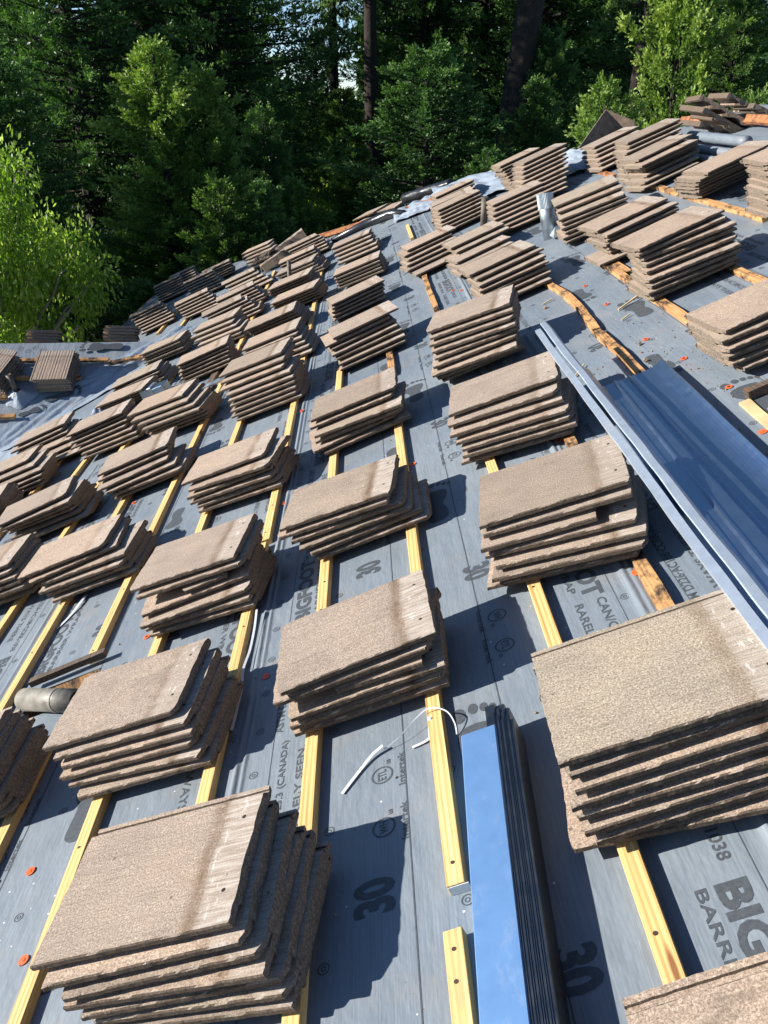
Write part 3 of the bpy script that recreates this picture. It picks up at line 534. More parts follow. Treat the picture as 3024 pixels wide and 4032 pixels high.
 (42, 'the far stack with a tilted broken tile', 6, True, [(0, -1.4137, 6.6993, -0.16, 0, 0.0), (1, -1.4255, 6.6799, -0.158, 0, 0.0), (2, -1.434, 6.6522, -0.123, 0, 0.0), (3, -1.4434, 6.6241, -0.087, 0, 0.0), (4, -1.4536, 6.5954, -0.052, 0, 0.0), (5, -1.4646, 6.5661, -0.017, 0, 0.0)]),
 (25, 'the stack left and below the small metal box', 5, True, [(0, -2.7087, 6.3725, -0.153, 0, 0.0), (1, -2.7027, 6.3407, -0.149, 0, 0.0), (2, -2.6968, 6.3088, -0.144, 0, 0.0), (3, -2.6909, 6.277, -0.14, 0, 0.0), (4, -2.685, 6.2451, -0.135, 0, 0.0)]),
 (18, 'the low leaning stack under the lifted fabric corner', 6, True, [(0, -3.0737, 5.5725, 0.075, 0, 0.0), (1, -3.1312, 5.6964, 0.068, 0, 0.0), (2, -3.1888, 5.8203, 0.06, 0, 0.0), (3, -3.2463, 5.9442, 0.052, 0, 0.0), (4, -3.2946, 5.9469, 0.113, 0, 0.0), (5, -3.2561, 5.9902, 0.124, 0, 0.0)]),
 (48, 'the stack between two old battens near the hip', 6, True, [(0, -0.0837, 6.5455, 0.18, 0, 0.0), (1, -0.1396, 6.6967, 0.18, 0, 0.0), (2, -0.1301, 6.7578, 0.18, 0, 0.0), (3, -0.1207, 6.8189, 0.18, 0, 0.0), (4, -0.1113, 6.8799, 0.18, 0, 0.0), (5, -0.0933, 6.9232, 0.142, 0, 0.0)]),
 (59, 'the top row stack second from the cap shingle', 9, False, [(0, 1.5587, 6.5454, 0.041, 0, 0.0), (1, 1.576, 6.5846, 0.046, 0, 0.0), (2, 1.5933, 6.6238, 0.05, 0, 0.0), (3, 1.6106, 6.663, 0.055, 0, 0.0), (4, 1.6279, 6.7022, 0.059, 0, 0.0), (5, 1.6451, 6.7413, 0.064, 0, 0.0), (6, 1.6624, 6.7805, 0.068, 0, 0.0), (7, 1.6796, 6.8196, 0.073, 0, 0.0), (8, 1.6968, 6.8587, 0.077, 0, 0.0)]),
 (54, 'the stack left of the standing metal vent', 7, True, [(0, 0.5781, 6.7264, 0.01, 0, 0.0), (1, 0.5904, 6.7866, 0.021, 0, 0.0), (2, 0.6026, 6.8467, 0.031, 0, 0.0), (3, 0.6148, 6.9068, 0.042, 0, 0.0), (4, 0.6269, 6.9669, 0.053, 0, 0.0), (5, 0.6389, 7.0268, 0.063, 0, 0.0), (6, 0.6508, 7.0868, 0.074, 0, 0.0)]),
 (24, 'the stack just left of the small metal box', 5, False, [(0, -2.6494, 6.7723, -0.141, 0, 0.0), (1, -2.6544, 6.7599, -0.094, 0, 0.0), (2, -2.661, 6.7467, -0.048, 0, 0.0), (3, -2.669, 6.7324, -0.001, 0, 0.0), (4, -2.6783, 6.717, 0.046, 0, 0.0)]),
 (45, 'the stack second from the orange hip board', 5, False, [(0, -0.7375, 7.38, -0.16, 0, 0.0), (1, -0.7426, 7.3856, -0.16, 0, 0.0), (2, -0.7453, 7.3861, -0.139, 0, 0.0), (3, -0.7482, 7.3864, -0.118, 0, 0.0), (4, -0.7515, 7.3864, -0.097, 0, 0.0)]),
 (41, 'the far stack with a ribbed edge showing', 5, False, [(0, -1.3236, 7.4789, -0.16, 0, 0.0), (1, -1.3277, 7.457, -0.16, 0, 0.0), (2, -1.3327, 7.4348, -0.16, 0, 0.0), (3, -1.3387, 7.4122, -0.16, 0, 0.0), (4, -1.3456, 7.3892, -0.16, 0, 0.0)]),
 (26, 'the stack right of the valley mouth stack', 6, False, [(0, -2.0146, 7.2285, -0.16, 0, 0.0), (1, -2.0238, 7.2448, -0.16, 0, 0.0), (2, -2.0332, 7.261, -0.16, 0, 0.0), (3, -2.0593, 7.3527, -0.16, 0, 0.0), (4, -2.0924, 7.4411, -0.16, 0, 0.0), (5, -2.0821, 7.5208, -0.16, 0, 0.0)]),
 (55, 'the tall stack highest on the hip', 10, False, [(0, 0.8802, 7.3611, 0.18, 0, 0.0), (1, 0.9069, 7.4274, 0.18, 0, 0.0), (2, 0.9335, 7.4937, 0.18, 0, 0.0), (3, 0.9602, 7.56, 0.18, 0, 0.0), (4, 0.9869, 7.6262, 0.18, 0, 0.0), (5, 1.0136, 7.6925, 0.18, 0, 0.0), (6, 1.0403, 7.7588, 0.18, 0, 0.0), (7, 1.0589, 7.8288, 0.18, 0, 0.0), (8, 1.0775, 7.8986, 0.18, 0, 0.0), (9, 1.096, 7.9684, 0.18, 0, 0.0)]),
 (58, 'the stack beside the brown cap shingle', 6, False, [(0, 1.6087, 7.5203, 0.18, 0, 0.0), (1, 1.6263, 7.5982, 0.18, 0, 0.0), (2, 1.6436, 7.6758, 0.18, 0, 0.0), (3, 1.6605, 7.7528, 0.18, 0, 0.0), (4, 1.6771, 7.8294, 0.18, 0, 0.0), (5, 1.6934, 7.9055, 0.18, 0, 0.0)]),
 (51, 'the stack right of the black roll', 7, False, [(0, 0.2372, 7.8154, 0.18, 0, 0.0), (1, 0.2454, 7.8563, 0.18, 0, 0.0), (2, 0.2536, 7.8971, 0.18, 0, 0.0), (3, 0.2618, 7.9379, 0.18, 0, 0.0), (4, 0.27, 7.9787, 0.18, 0, 0.0), (5, 0.2782, 8.0195, 0.18, 0, 0.0), (6, 0.2863, 8.0603, 0.18, 0, 0.0)]),
 (40, 'the far stack fifth from the hip', 6, False, [(0, -1.3901, 8.089, -0.16, 0, 0.0), (1, -1.3965, 8.0746, -0.16, 0, 0.0), (2, -1.4031, 8.0602, -0.16, 0, 0.0), (3, -1.4099, 8.0456, -0.16, 0, 0.0), (4, -1.417, 8.0309, -0.16, 0, 0.0), (5, -1.4244, 8.0161, -0.16, 0, 0.0)]),
 (23, 'the stack at the mouth of the valley', 5, False, [(0, -2.6832, 7.7444, -0.146, 0, 0.0), (1, -2.6844, 7.744, -0.134, 0, 0.0), (2, -2.6856, 7.7434, -0.122, 0, 0.0), (3, -2.6869, 7.7429, -0.11, 0, 0.0), (4, -2.6883, 7.7422, -0.099, 0, 0.0)]),
 (27, 'the stack with a bare smooth top upslope of the wing ridge', 6, False, [(0, -1.9589, 7.9766, -0.031, 0, 0.0), (1, -1.9756, 8.0133, 0.038, 0, 0.0), (2, -1.9955, 8.0479, 0.107, 0, 0.0), (3, -2.0182, 8.08, 0.176, 0, 0.0), (4, -2.0569, 8.1203, 0.18, 0, 0.0), (5, -2.0989, 8.1568, 0.18, 0, 0.0)]),
 (52, 'the stack wedged behind the roll side stack', 6, False, [(0, 0.1972, 8.4408, -0.113, 0, 0.0), (1, 0.2096, 8.4812, -0.092, 0, 0.0), (2, 0.2216, 8.5215, -0.071, 0, 0.0), (3, 0.2333, 8.5616, -0.049, 0, 0.0), (4, 0.2448, 8.6014, -0.028, 0, 0.0), (5, 0.256, 8.641, -0.007, 0, 0.0)]),
 (56, 'the stack joined to the left of the tall hip stack', 9, False, [(0, 1.0153, 8.5016, 0.154, 0, 0.0), (1, 1.0167, 8.5221, 0.176, 0, 0.0), (2, 1.0143, 8.5456, 0.18, 0, 0.0), (3, 1.0106, 8.5694, 0.18, 0, 0.0), (4, 1.0066, 8.5928, 0.18, 0, 0.0), (5, 1.0023, 8.6158, 0.18, 0, 0.0), (6, 0.9976, 8.6384, 0.18, 0, 0.0), (7, 0.9927, 8.6605, 0.18, 0, 0.0), (8, 0.9875, 8.6822, 0.18, 0, 0.0)]),
 (28, 'the far stack just above the smooth topped one', 6, False, [(0, -1.9788, 8.596, -0.001, 0, 0.0), (1, -1.9938, 8.6258, 0.038, 0, 0.0), (2, -2.0099, 8.655, 0.078, 0, 0.0), (3, -2.0269, 8.6833, 0.118, 0, 0.0), (4, -2.0447, 8.7107, 0.157, 0, 0.0), (5, -2.0668, 8.74, 0.18, 0, 0.0)]),
 (39, 'the far stack with a stub pipe in front', 5, False, [(0, -1.3365, 8.8354, -0.16, 0, 0.0), (1, -1.359, 8.8576, -0.16, 0, 0.0), (2, -1.3832, 8.8791, -0.16, 0, 0.0), (3, -1.4091, 8.8998, -0.16, 0, 0.0), (4, -1.4344, 8.9158, -0.144, 0, 0.0)]),
 (44, 'the stack nearest the orange hip board', 5, False, [(0, -0.7763, 8.6583, -0.084, 0, 0.0), (1, -0.787, 8.7553, -0.088, 0, 0.0), (2, -0.7978, 8.8522, -0.092, 0, 0.0), (3, -0.8085, 8.9492, -0.095, 0, 0.0), (4, -0.8193, 9.0461, -0.099, 0, 0.0)]),
 (53, 'the farthest stack by the black roll', 6, False, [(0, 0.3048, 8.9249, -0.026, 0, 0.0), (1, 0.3127, 8.9801, 0.001, 0, 0.0), (2, 0.32, 9.0349, 0.028, 0, 0.0), (3, 0.3269, 9.0893, 0.056, 0, 0.0), (4, 0.3333, 9.1433, 0.083, 0, 0.0), (5, 0.3394, 9.1969, 0.11, 0, 0.0)]),
 (38, 'the far stack below the rubble pile', 6, False, [(0, -1.387, 9.2778, -0.043, 0, 0.0), (1, -1.3971, 9.3166, -0.028, 0, 0.0), (2, -1.4074, 9.3553, -0.013, 0, 0.0), (3, -1.4178, 9.394, 0.002, 0, 0.0), (4, -1.4284, 9.4325, 0.017, 0, 0.0), (5, -1.439, 9.4709, 0.032, 0, 0.0)]),
 (30, 'the half shaded stack near the far eave', 6, False, [(0, -2.6525, 9.5515, 0.044, 0, 0.0), (1, -2.6735, 9.6148, 0.086, 0, 0.0), (2, -2.6956, 9.6772, 0.128, 0, 0.0), (3, -2.7188, 9.7386, 0.17, 0, 0.0), (4, -2.7495, 9.8046, 0.18, 0, 0.0), (5, -2.7832, 9.8707, 0.18, 0, 0.0)]),
 (29, 'the far stack third below the hip', 5, False, [(0, -1.9914, 9.4706, 0.18, 0, 0.0), (1, -2.0497, 9.6167, 0.18, 0, 0.0), (2, -2.1087, 9.7616, 0.18, 0, 0.0), (3, -2.1684, 9.9053, 0.18, 0, 0.0), (4, -2.2286, 10.0477, 0.18, 0, 0.0)]),
 (37, 'the far stack right of the rubble pile', 6, False, [(0, -1.3512, 10.174, -0.111, 0, 0.0), (1, -1.3561, 10.2261, -0.037, 0, 0.0), (2, -1.3649, 10.2761, 0.038, 0, 0.0), (3, -1.3772, 10.3234, 0.112, 0, 0.0), (4, -1.3938, 10.3686, 0.18, 0, 0.0), (5, -1.4269, 10.4214, 0.18, 0, 0.0)]),
 (31, 'the stack standing over the far end of the wing ridge', 7, False, [(0, -3.2799, 9.9017, 0.152, 0, 0.0), (1, -3.3062, 9.9852, 0.18, 0, 0.0), (2, -3.3402, 10.0716, 0.18, 0, 0.0), (3, -3.376, 10.1557, 0.18, 0, 0.0), (4, -3.4136, 10.2374, 0.18, 0, 0.0), (5, -3.4526, 10.3164, 0.18, 0, 0.0), (6, -3.4927, 10.3926, 0.18, 0, 0.0)]),
 (33, 'the dappled stack second from the far eave', 7, False, [(0, -2.8247, 10.9607, -0.035, 0, 0.0), (1, -2.8467, 11.0386, -0.001, 0, 0.0), (2, -2.8694, 11.116, 0.034, 0, 0.0), (3, -2.8929, 11.1928, 0.068, 0, 0.0), (4, -2.9171, 11.2689, 0.103, 0, 0.0), (5, -2.9419, 11.3444, 0.137, 0, 0.0), (6, -2.9674, 11.4191, 0.172, 0, 0.0)]),
 (36, 'the far stack left of the rubble pile', 6, False, [(0, -2.1102, 11.2617, -0.16, 0, 0.0), (1, -2.133, 11.4369, -0.16, 0, 0.0), (2, -2.1581, 11.6115, -0.16, 0, 0.0), (3, -2.1857, 11.7853, -0.16, 0, 0.0), (4, -2.2155, 11.9581, -0.16, 0, 0.0), (5, -2.2474, 12.1297, -0.16, 0, 0.0)]),
 (34, 'the shaded stack behind the second dappled one', 6, False, [(0, -2.7874, 11.8324, 0.148, 0, 0.0), (1, -2.7958, 11.8657, 0.148, 0, 0.0), (2, -2.8042, 11.8991, 0.148, 0, 0.0), (3, -2.8126, 11.9324, 0.148, 0, 0.0), (4, -2.821, 11.9658, 0.148, 0, 0.0), (5, -2.8294, 11.9991, 0.147, 0, 0.0)]),
 (32, 'the dappled stack nearest the far eave', 7, False, [(0, -3.602, 12.1898, 0.178, 0, 0.0), (1, -3.6207, 12.2735, 0.18, 0, 0.0), (2, -3.6397, 12.3576, 0.18, 0, 0.0), (3, -3.6588, 12.4417, 0.18, 0, 0.0), (4, -3.6778, 12.5257, 0.18, 0, 0.0), (5, -3.6969, 12.6098, 0.18, 0, 0.0), (6, -3.7161, 12.6937, 0.18, 0, 0.0)]),
 (35, 'the shaded stack behind the eave one', 6, False, [(0, -3.5228, 12.8429, 0.048, 0, 0.0), (1, -3.5511, 12.9561, 0.061, 0, 0.0), (2, -3.5796, 13.0692, 0.074, 0, 0.0), (3, -3.6082, 13.1823, 0.087, 0, 0.0), (4, -3.6368, 13.2952, 0.1, 0, 0.0), (5, -3.6656, 13.4081, 0.113, 0, 0.0)]),
]
# ------------------------------------------------------------------ concrete roof tiles
TL, TWD, TT = .42, .33, .0252
def tile_mesh(seed, L=TL, jag=0, du=.012, chips=True, ribbed=False):
    rs = random.Random(seed); bm = bmesh.new(); uvl = bm.loops.layers.uv.new('UVMap')
    loop = []
    def seg(a, c, n_): loop.extend([(a[0] + (c[0] - a[0]) * i / n_, a[1] + (c[1] - a[1]) * i / n_) for i in range(n_)])
    seg((.0, .0125), (-.0005, .0225), 3); seg((-.0005, .0225), (.0025, TT), 1); seg((.0025, TT), (.2975, TT), 24); seg((.2975, TT), (.3005, .0225), 1)
    seg((.3005, .0225), (.301, .013), 1); seg((.301, .013), (.3105, .0125), 1); seg((.3105, .0125), (.312, .009), 1); seg((.312, .009), (.3175, .009), 1)
    seg((.3175, .009), (.319, .013), 1); seg((.319, .013), (.330, .013), 1); seg((.330, .013), (.3302, .002), 1); seg((.3302, .002), (.327, 0), 1)
    seg((.327, 0), (.055, 0), 14); seg((.055, 0), (.050, .002), 1); seg((.050, .002), (.049, .0115), 1); seg((.049, .0115), (0, .0125), 2)
    n_ = len(loop); X = [0.0, .0035] + [i * du for i in range(1, int(L / du))] + [L - .004, L]
    X = sorted(set(round(x, 4) for x in X if 0 <= x <= L)); rings = []
    cut = [(rs.random() < .55) and chips for _ in range(4)]; cl = [.008 + .02 * rs.random() ** 2 for _ in range(4)]
    for i, x in enumerate(X):
        ring_ = []
        for y, z in loop:
            e = x / L; yy = y / TWD; nx = noise.noise(Vector((y * 55, z * 70, seed * 3.1 + (0 if e < .5 else 9)))); nx2 = noise.noise(Vector((y * 14, seed * 1.7, (0 if e < .5 else 5))))
            x2 = x
            if i <= 1: x2 += nx * .0028 + nx2 * .003 + (.0035 if z < .008 else 0) + (0.002 if z > TT - .001 and i == 0 else 0)
            if i >= len(X) - 2: x2 += nx * .0030 + nx2 * (.003 if not jag else .016) + (jag * (y - .16) * .9 if jag else 0) - (.003 if z > TT - .001 and i == len(X) - 1 else 0)
            # knocked corners
            for q, (ex, ey) in enumerate(((0, 0), (0, 1), (1, 0), (1, 1))):
                if cut[q]:
                    dx = x if ex == 0 else L - x; dy = y if ey == 0 else .33 - y
                    if dx + dy < cl[q]: x2 += (1 if ex == 0 else -1) * (cl[q] - dx - dy) * .7
            dy_ = dz_ = 0
            sidey = y < .004 or y > .2995
            if sidey: dy_ = .0008 * noise.noise(Vector((x * 34, z * 25, seed * 2.3))) + .0009 * noise.noise(Vector((x * 62, z * 30, seed)))
            if y < .004 and z < .013: dz_ = .0012 * noise.noise(Vector((x * 30, 3, seed)))
            if z > TT - .0005: dz_ += .0005 * noise.noise(Vector((x * 18, y * 60, seed))) + (.0012 * math.sin(y * 2 * math.pi / .022) if ribbed else 0)
            v = bm.verts.new((x2, y + dy_, z + dz_)); ring_.append(v)
        rings.append(ring_)
    for a, c in zip(rings, rings[1:]):
        for k in range(n_): bm.faces.new((a[k], c[k], c[(k + 1) % n_], a[(k + 1) % n_]))
    f0 = bm.faces.new(rings[0]); f1 = bm.faces.new(rings[-1][::-1])
    bmesh.ops.triangulate(bm, faces=[f0, f1])
    # hanging lug under the head of the tile
    if not jag:
        for y0 in (.08, .22): box(bm, (L - .03, y0, -.0005), (L - .012, y0 + .035, .0005))
    bmesh.ops.recalc_face_normals(bm, faces=bm.faces[:])
    for f in bm.faces:
        for l in f.loops: l[uvl].uv = (l.vert.co.x, l.vert.co.y)
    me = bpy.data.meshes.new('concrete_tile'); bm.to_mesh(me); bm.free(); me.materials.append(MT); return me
HI = [tile_mesh(i, du=.008) for i in range(9)]
LOD = [tile_mesh(20 + i, du=.03) for i in range(5)]
BRK = {}
def tile_mw(u, v, yaw, n0, tx=0, ty=0):
    c, s = math.cos(yaw), math.sin(yaw)
    L_ = Matrix(((c, -s, 0, u), (s, c, 0, v), (0, 0, 1, n0), (0, 0, 0, 1)))
    return ROOF @ L_ @ Matrix.Rotation(tx, 4, 'X') @ Matrix.Rotation(ty, 4, 'Y')
ORD = ['topmost', 'second', 'third', 'fourth', 'fifth', 'sixth', 'seventh', 'eighth', 'ninth', 'tenth']
rt = random.Random(4); farT = []; nind = 0
def tile_label(i, n_, ph, br):
    k = n_ - 1 - i
    if br: return 'snapped short tile in ' + ph
    if k == 0: return 'topmost brown tile of ' + ph
    if i == 0: return 'bottom tile of ' + ph
    return ORD[k] + ' tile down in ' + ph
def add_tile(me, mw, label, ind):
    global nind
    if ind:
        o = obj('concrete_tile', me, None, None, mw); lab(o, label, 'roof tile', 'concrete roof tiles stacked across the roof'); nind += 1
    else: farT.append((me, mw))
for sid, ph, n_, ind, recs in STACKS:
    for i, u, v, yaw, ex, brl in recs:
        near = v < 4.2
        if brl:
            me = BRK.setdefault(round(brl, 2), tile_mesh(int(brl * 100), L=max(.16, brl), jag=.25, du=.01))
        else: me = HI[(sid * 5 + i * 3) % 9] if near else LOD[(sid + i) % 5]
        j = 0 if ex else 1
        u += j * rt.uniform(-.012, .012); v += j * rt.uniform(-.010, .010); yaw += j * rt.uniform(-.03, .03) + rt.uniform(-.006, .006)
        n0 = BASE + PITCH * i + .0003
        add_tile(me, tile_mw(u, v, yaw, n0, rt.uniform(-.0015, .0015), rt.uniform(-.001, .001)), tile_label(i, n_, ph, brl), ind)
# stacks on the side wing
RIB = tile_mesh(77, du=.02, ribbed=True)
def wing_mw(x, s, n0, yaw=0):
    F = Matrix(((SW.x, TW.x, NW.x, 0), (SW.y, TW.y, NW.y, 0), (SW.z, TW.z, NW.z, 0), (0, 0, 0, 1)))
    return Matrix.Translation(WW(x, s, n0)) @ F @ Matrix.Rotation(yaw, 4, 'Z')
for x, s, n_, yaw, ph in ((-2.69, .74, 6, .03, 'the lone stack on the side wing'), (-3.32, .70, 7, -.22, 'the wing stack cut by the left edge')):
    for i in range(n_):
        add_tile(RIB, wing_mw(x + rt.uniform(-.015, .015) - (n_ - i) * -.006, s + rt.uniform(-.01, .01), .034 + PITCH * i, yaw + rt.uniform(-.03, .03)), tile_label(i, n_, ph, 0), True)
# two low piles standing just behind the wing ridge
for x, n_, ph, rot in ((-2.66, 5, 'the low pile behind the wing ridge', 14), (-3.45, 4, 'the left low pile behind the wing ridge', 18)):
    for i in range(n_):
        # lying on the far slope of the wing: long side along the slope, so only edges show
        F = Matrix(((0, 1, 0, 0), (-CA, 0, SA, 0), (SA, 0, CA, 0), (0, 0, 0, 1)))
        sN = Vector((0, SA, CA)); dn = Vector((0, CA, -SA))
        mw = Matrix.Translation(Vector((x + rt.uniform(-.01, .01), VP.y, VP.z)) + dn * (.47 + rt.uniform(-.015, .015)) + sN * (.03 + .030 * i)) @ F @ Matrix.Rotation(R(rt.uniform(-3, 3) + rot), 4, 'Z')
        add_tile(LOD[i % 5], mw, tile_label(i, n_, ph, 0), True)
# far stacks: one joined object
bm = bmesh.new(); tl = bm.verts.layers.float.new('tone'); uvl = bm.loops.layers.uv.new('UVMap')
for me, mw in farT:
    k0 = len(bm.verts); bm.from_mesh(me); bm.verts.ensure_lookup_table(); t_ = rt.random()
    for v in bm.verts[k0:]: v.co = mw @ v.co; v[tl] = t_
o = obj('concrete_tile', bm, MT); lab(o, 'smallest stacked brown tiles far off along the hip and beyond the wing', 'roof tile', 'concrete roof tiles stacked across the roof', 'stuff')

# single tiles and ridge pieces lying about
def vee_mesh(seed, L=.40):
    """angular ridge tile, hollow underneath"""
    bm = bmesh.new(); uvl = bm.loops.layers.uv.new('UVMap'); pr = [(-.11, 0), (-.035, .075), (.035, .075), (.11, 0), (.092, -.012), (.03, .052), (-.03, .052), (-.092, -.012)]
    rg = []
    for i in range(9):
        x = L * i / 8; rg.append([bm.verts.new((x + .004 * noise.noise(Vector((y * 40, z * 40, seed))) * (i in (0, 8)), y + .002 * noise.noise(Vector((x * 30, y * 9, seed))), z + .002 * noise.noise(Vector((x * 25, z * 9, seed + 3))))) for y, z in pr])
    for a, c in zip(rg, rg[1:]):
        for k in range(8): bm.faces.new((a[k], c[k], c[(k + 1) % 8], a[(k + 1) % 8]))
    bm.faces.new(rg[0][::-1][:]); bm.faces.new(rg[-1]); bmesh.ops.recalc_face_normals(bm, faces=bm.faces[:])
    for f in bm.faces:
        for l in f.loops: l[uvl].uv = (l.vert.co.x * .7, l.vert.co.y + .1)
    me = bpy.data.meshes.new('ridge_tile'); bm.to_mesh(me); bm.free(); me.materials.append(MT); return me
VEE = [vee_mesh(i) for i in range(3)]
def arch_mesh(seed, L=.42):
    bm = bmesh.new(); uvl = bm.loops.layers.uv.new('UVMap'); top = [(.33 * i / 24, .034) for i in range(25)]; bot = []
    for i in range(24, -1, -1):
        y = .33 * i / 24; q = (y / .0825) % 1; bot.append((y, .0 if (q < .26 or q > .96) else .017 * min(1, 5 * min(q - .24, .98 - q))))
    pr = top + bot; rg = []
    for i in range(15):
        x = L * i / 14; rg.append([bm.verts.new((x + .004 * noise.noise(Vector((y * 40, z * 60, seed + i // 14 * 5))) * (i in (0, 14)), y, z + .0012 * noise.noise(Vector((x * 30, y * 40, seed))))) for y, z in pr])
    m_ = len(pr)
    for a, c in zip(rg, rg[1:]):
        for k in range(m_): bm.faces.new((a[k], a[(k + 1) % m_], c[(k + 1) % m_], c[k]))
    bmesh.ops.triangulate(bm, faces=[bm.faces.new(rg[0][::-1]), bm.faces.new(rg[-1])]); bmesh.ops.recalc_face_normals(bm, faces=bm.faces[:])
    for f in bm.faces:
        for l in f.loops: l[uvl].uv = (l.vert.co.x * .7, l.vert.co.y)
    me = bpy.data.meshes.new('heap_tile'); bm.to_mesh(me); bm.free(); me.materials.append(MT); return me
ARC = [arch_mesh(i) for i in range(3)]
heap = [(2.50, 6.92, -.005, 26, 'topmost at the left'), (2.46, 6.90, -.055, 24.5, 'second at the left'), (2.56, 6.93, -.112, 27, 'third at the left'), (2.50, 6.96, -.165, 12, 'lowest at the left'),
        (2.76, 7.15, .022, 24, 'top of the far side'), (2.93, 7.02, -.055, 23, 'upper right'), (2.90, 6.88, -.150, 21, 'lower right'), (2.72, 6.95, -.200, 6, 'bottom middle')]
for i, (X_, Y_, Z_, pt, lb) in enumerate(heap):
    c_, s_ = math.cos(R(pt)), math.sin(R(pt)); F = Matrix(((0, c_, s_, X_), (-1, 0, 0, Y_ + .40), (0, -s_, c_, H0 + Z_ - .03), (0, 0, 0, 1)))
    o = obj('heap_tile', ARC[i % 3], None, None, F @ Matrix.Rotation(R((i * 37) % 13 - 6), 4, 'Z') @ Matrix.Diagonal((1, 1.5, 1.1, 1))); lab(o, 'arch ended tile in the heap on the ridge, ' + lb, 'roof tile', 'arch ended tiles heaped on the ridge')
for i, (u, v, nn_, yaw, tx, ty) in enumerate([(-1.83, 10.75, -1.26, 20, 4, -8), (-1.75, 10.95, -1.22, 60, -8, 6), (-1.6, 11.0, -1.18, 10, 12, -12), (-1.7, 11.25, -1.2, 130, 10, 5)]):
    o = obj('ridge_tile', VEE[i % 3], None, None, tile_mw(u, v, R(yaw), nn_, R(tx), R(ty)))
    lab(o, 'broken ridge tile, %s, in the rubble between two far stacks' % ['lowest', 'leaning left', 'topmost', 'hindmost'][i], 'ridge tile', 'rubble at the far hip')
for i, (u, v, nn_, yaw, ty) in enumerate([(-.75, 11.55, -1.33, -40, 0), (-.55, 11.5, -1.30, -48, 2), (-.65, 11.65, -1.27, -44, -3), (-.45, 11.45, -1.26, -30, 4)]):
    o = obj('concrete_tile', LOD[i % 5], None, None, tile_mw(u, v, R(yaw), nn_, 0, R(ty)))
    lab(o, 'dark tile %s the small pile behind the orange hip board' % ['at the bottom of', 'second from the bottom of', 'crossing the top of', 'at the right of'][i], 'roof tile', 'tiles behind the hip board')

# ------------------------------------------------------------------ battens
NAILM = None
def batten(u, v0, v1, mat, label, w_=.038, t=.025, bow=0, rough_=0, du=0, nails=(), n0=None, group='new yellow roof battens'):
    bm = bmesh.new(); L = v1 - v0; k = max(2, int(L / .08)); rg = []
    for i in range(k + 1):
        f = i / k; y = L * f; x = bow * math.sin(math.pi * f) + du * f; e = rough_ * .007
        q = [(x - w_ / 2 + e * noise.noise(Vector((y * 4, u, 1))), 0), (x + w_ / 2 + e * noise.noise(Vector((y * 4, u, 5))), 0), (x + w_ / 2 + e * noise.noise(Vector((y * 4, u, 5))) - .001, t), (x - w_ / 2 + e * noise.noise(Vector((y * 4, u, 1))) + .001, t)]
        if rough_: q = [(a, b_ + (e * .5 * noise.noise(Vector((y * 14, a * 30, 2))) if b_ > 0 else 0)) for a, b_ in q]
        rg.append([bm.verts.new((a, y, b_)) for a, b_ in q])
    for a, c in zip(rg, rg[1:]):
        for j in range(4): bm.faces.new((a[j], a[(j + 1) % 4], c[(j + 1) % 4], c[j]))
    bm.faces.new(rg[0][::-1]); bm.faces.new(rg[-1]); bmesh.ops.recalc_face_normals(bm, faces=bm.faces[:])
    bmesh.ops.bevel(bm, geom=[e_ for e_ in bm.edges if len(e_.link_faces) == 2 and e_.calc_face_angle(0) > 1], offset=.0012, segments=1, affect='EDGES')
    o = obj('batten', bm, mat, None, ROOF @ Matrix.Translation((u, v0, DECK + .0005 if n0 is None else n0))); lab(o, label, 'batten', group)
    for q in nails:
        b2 = bmesh.new(); tube(b2, [(0, 0, t - .004), (0, 0, t + .0008)], .0042, 10); c = obj('nail_head', b2, MNAIL, o); c.location = (rt.uniform(-.005, .005) + du * (q - v0) / L, q - v0, 0)
    return o
NG = 'new yellow roof battens'; OG = 'old weathered battens'
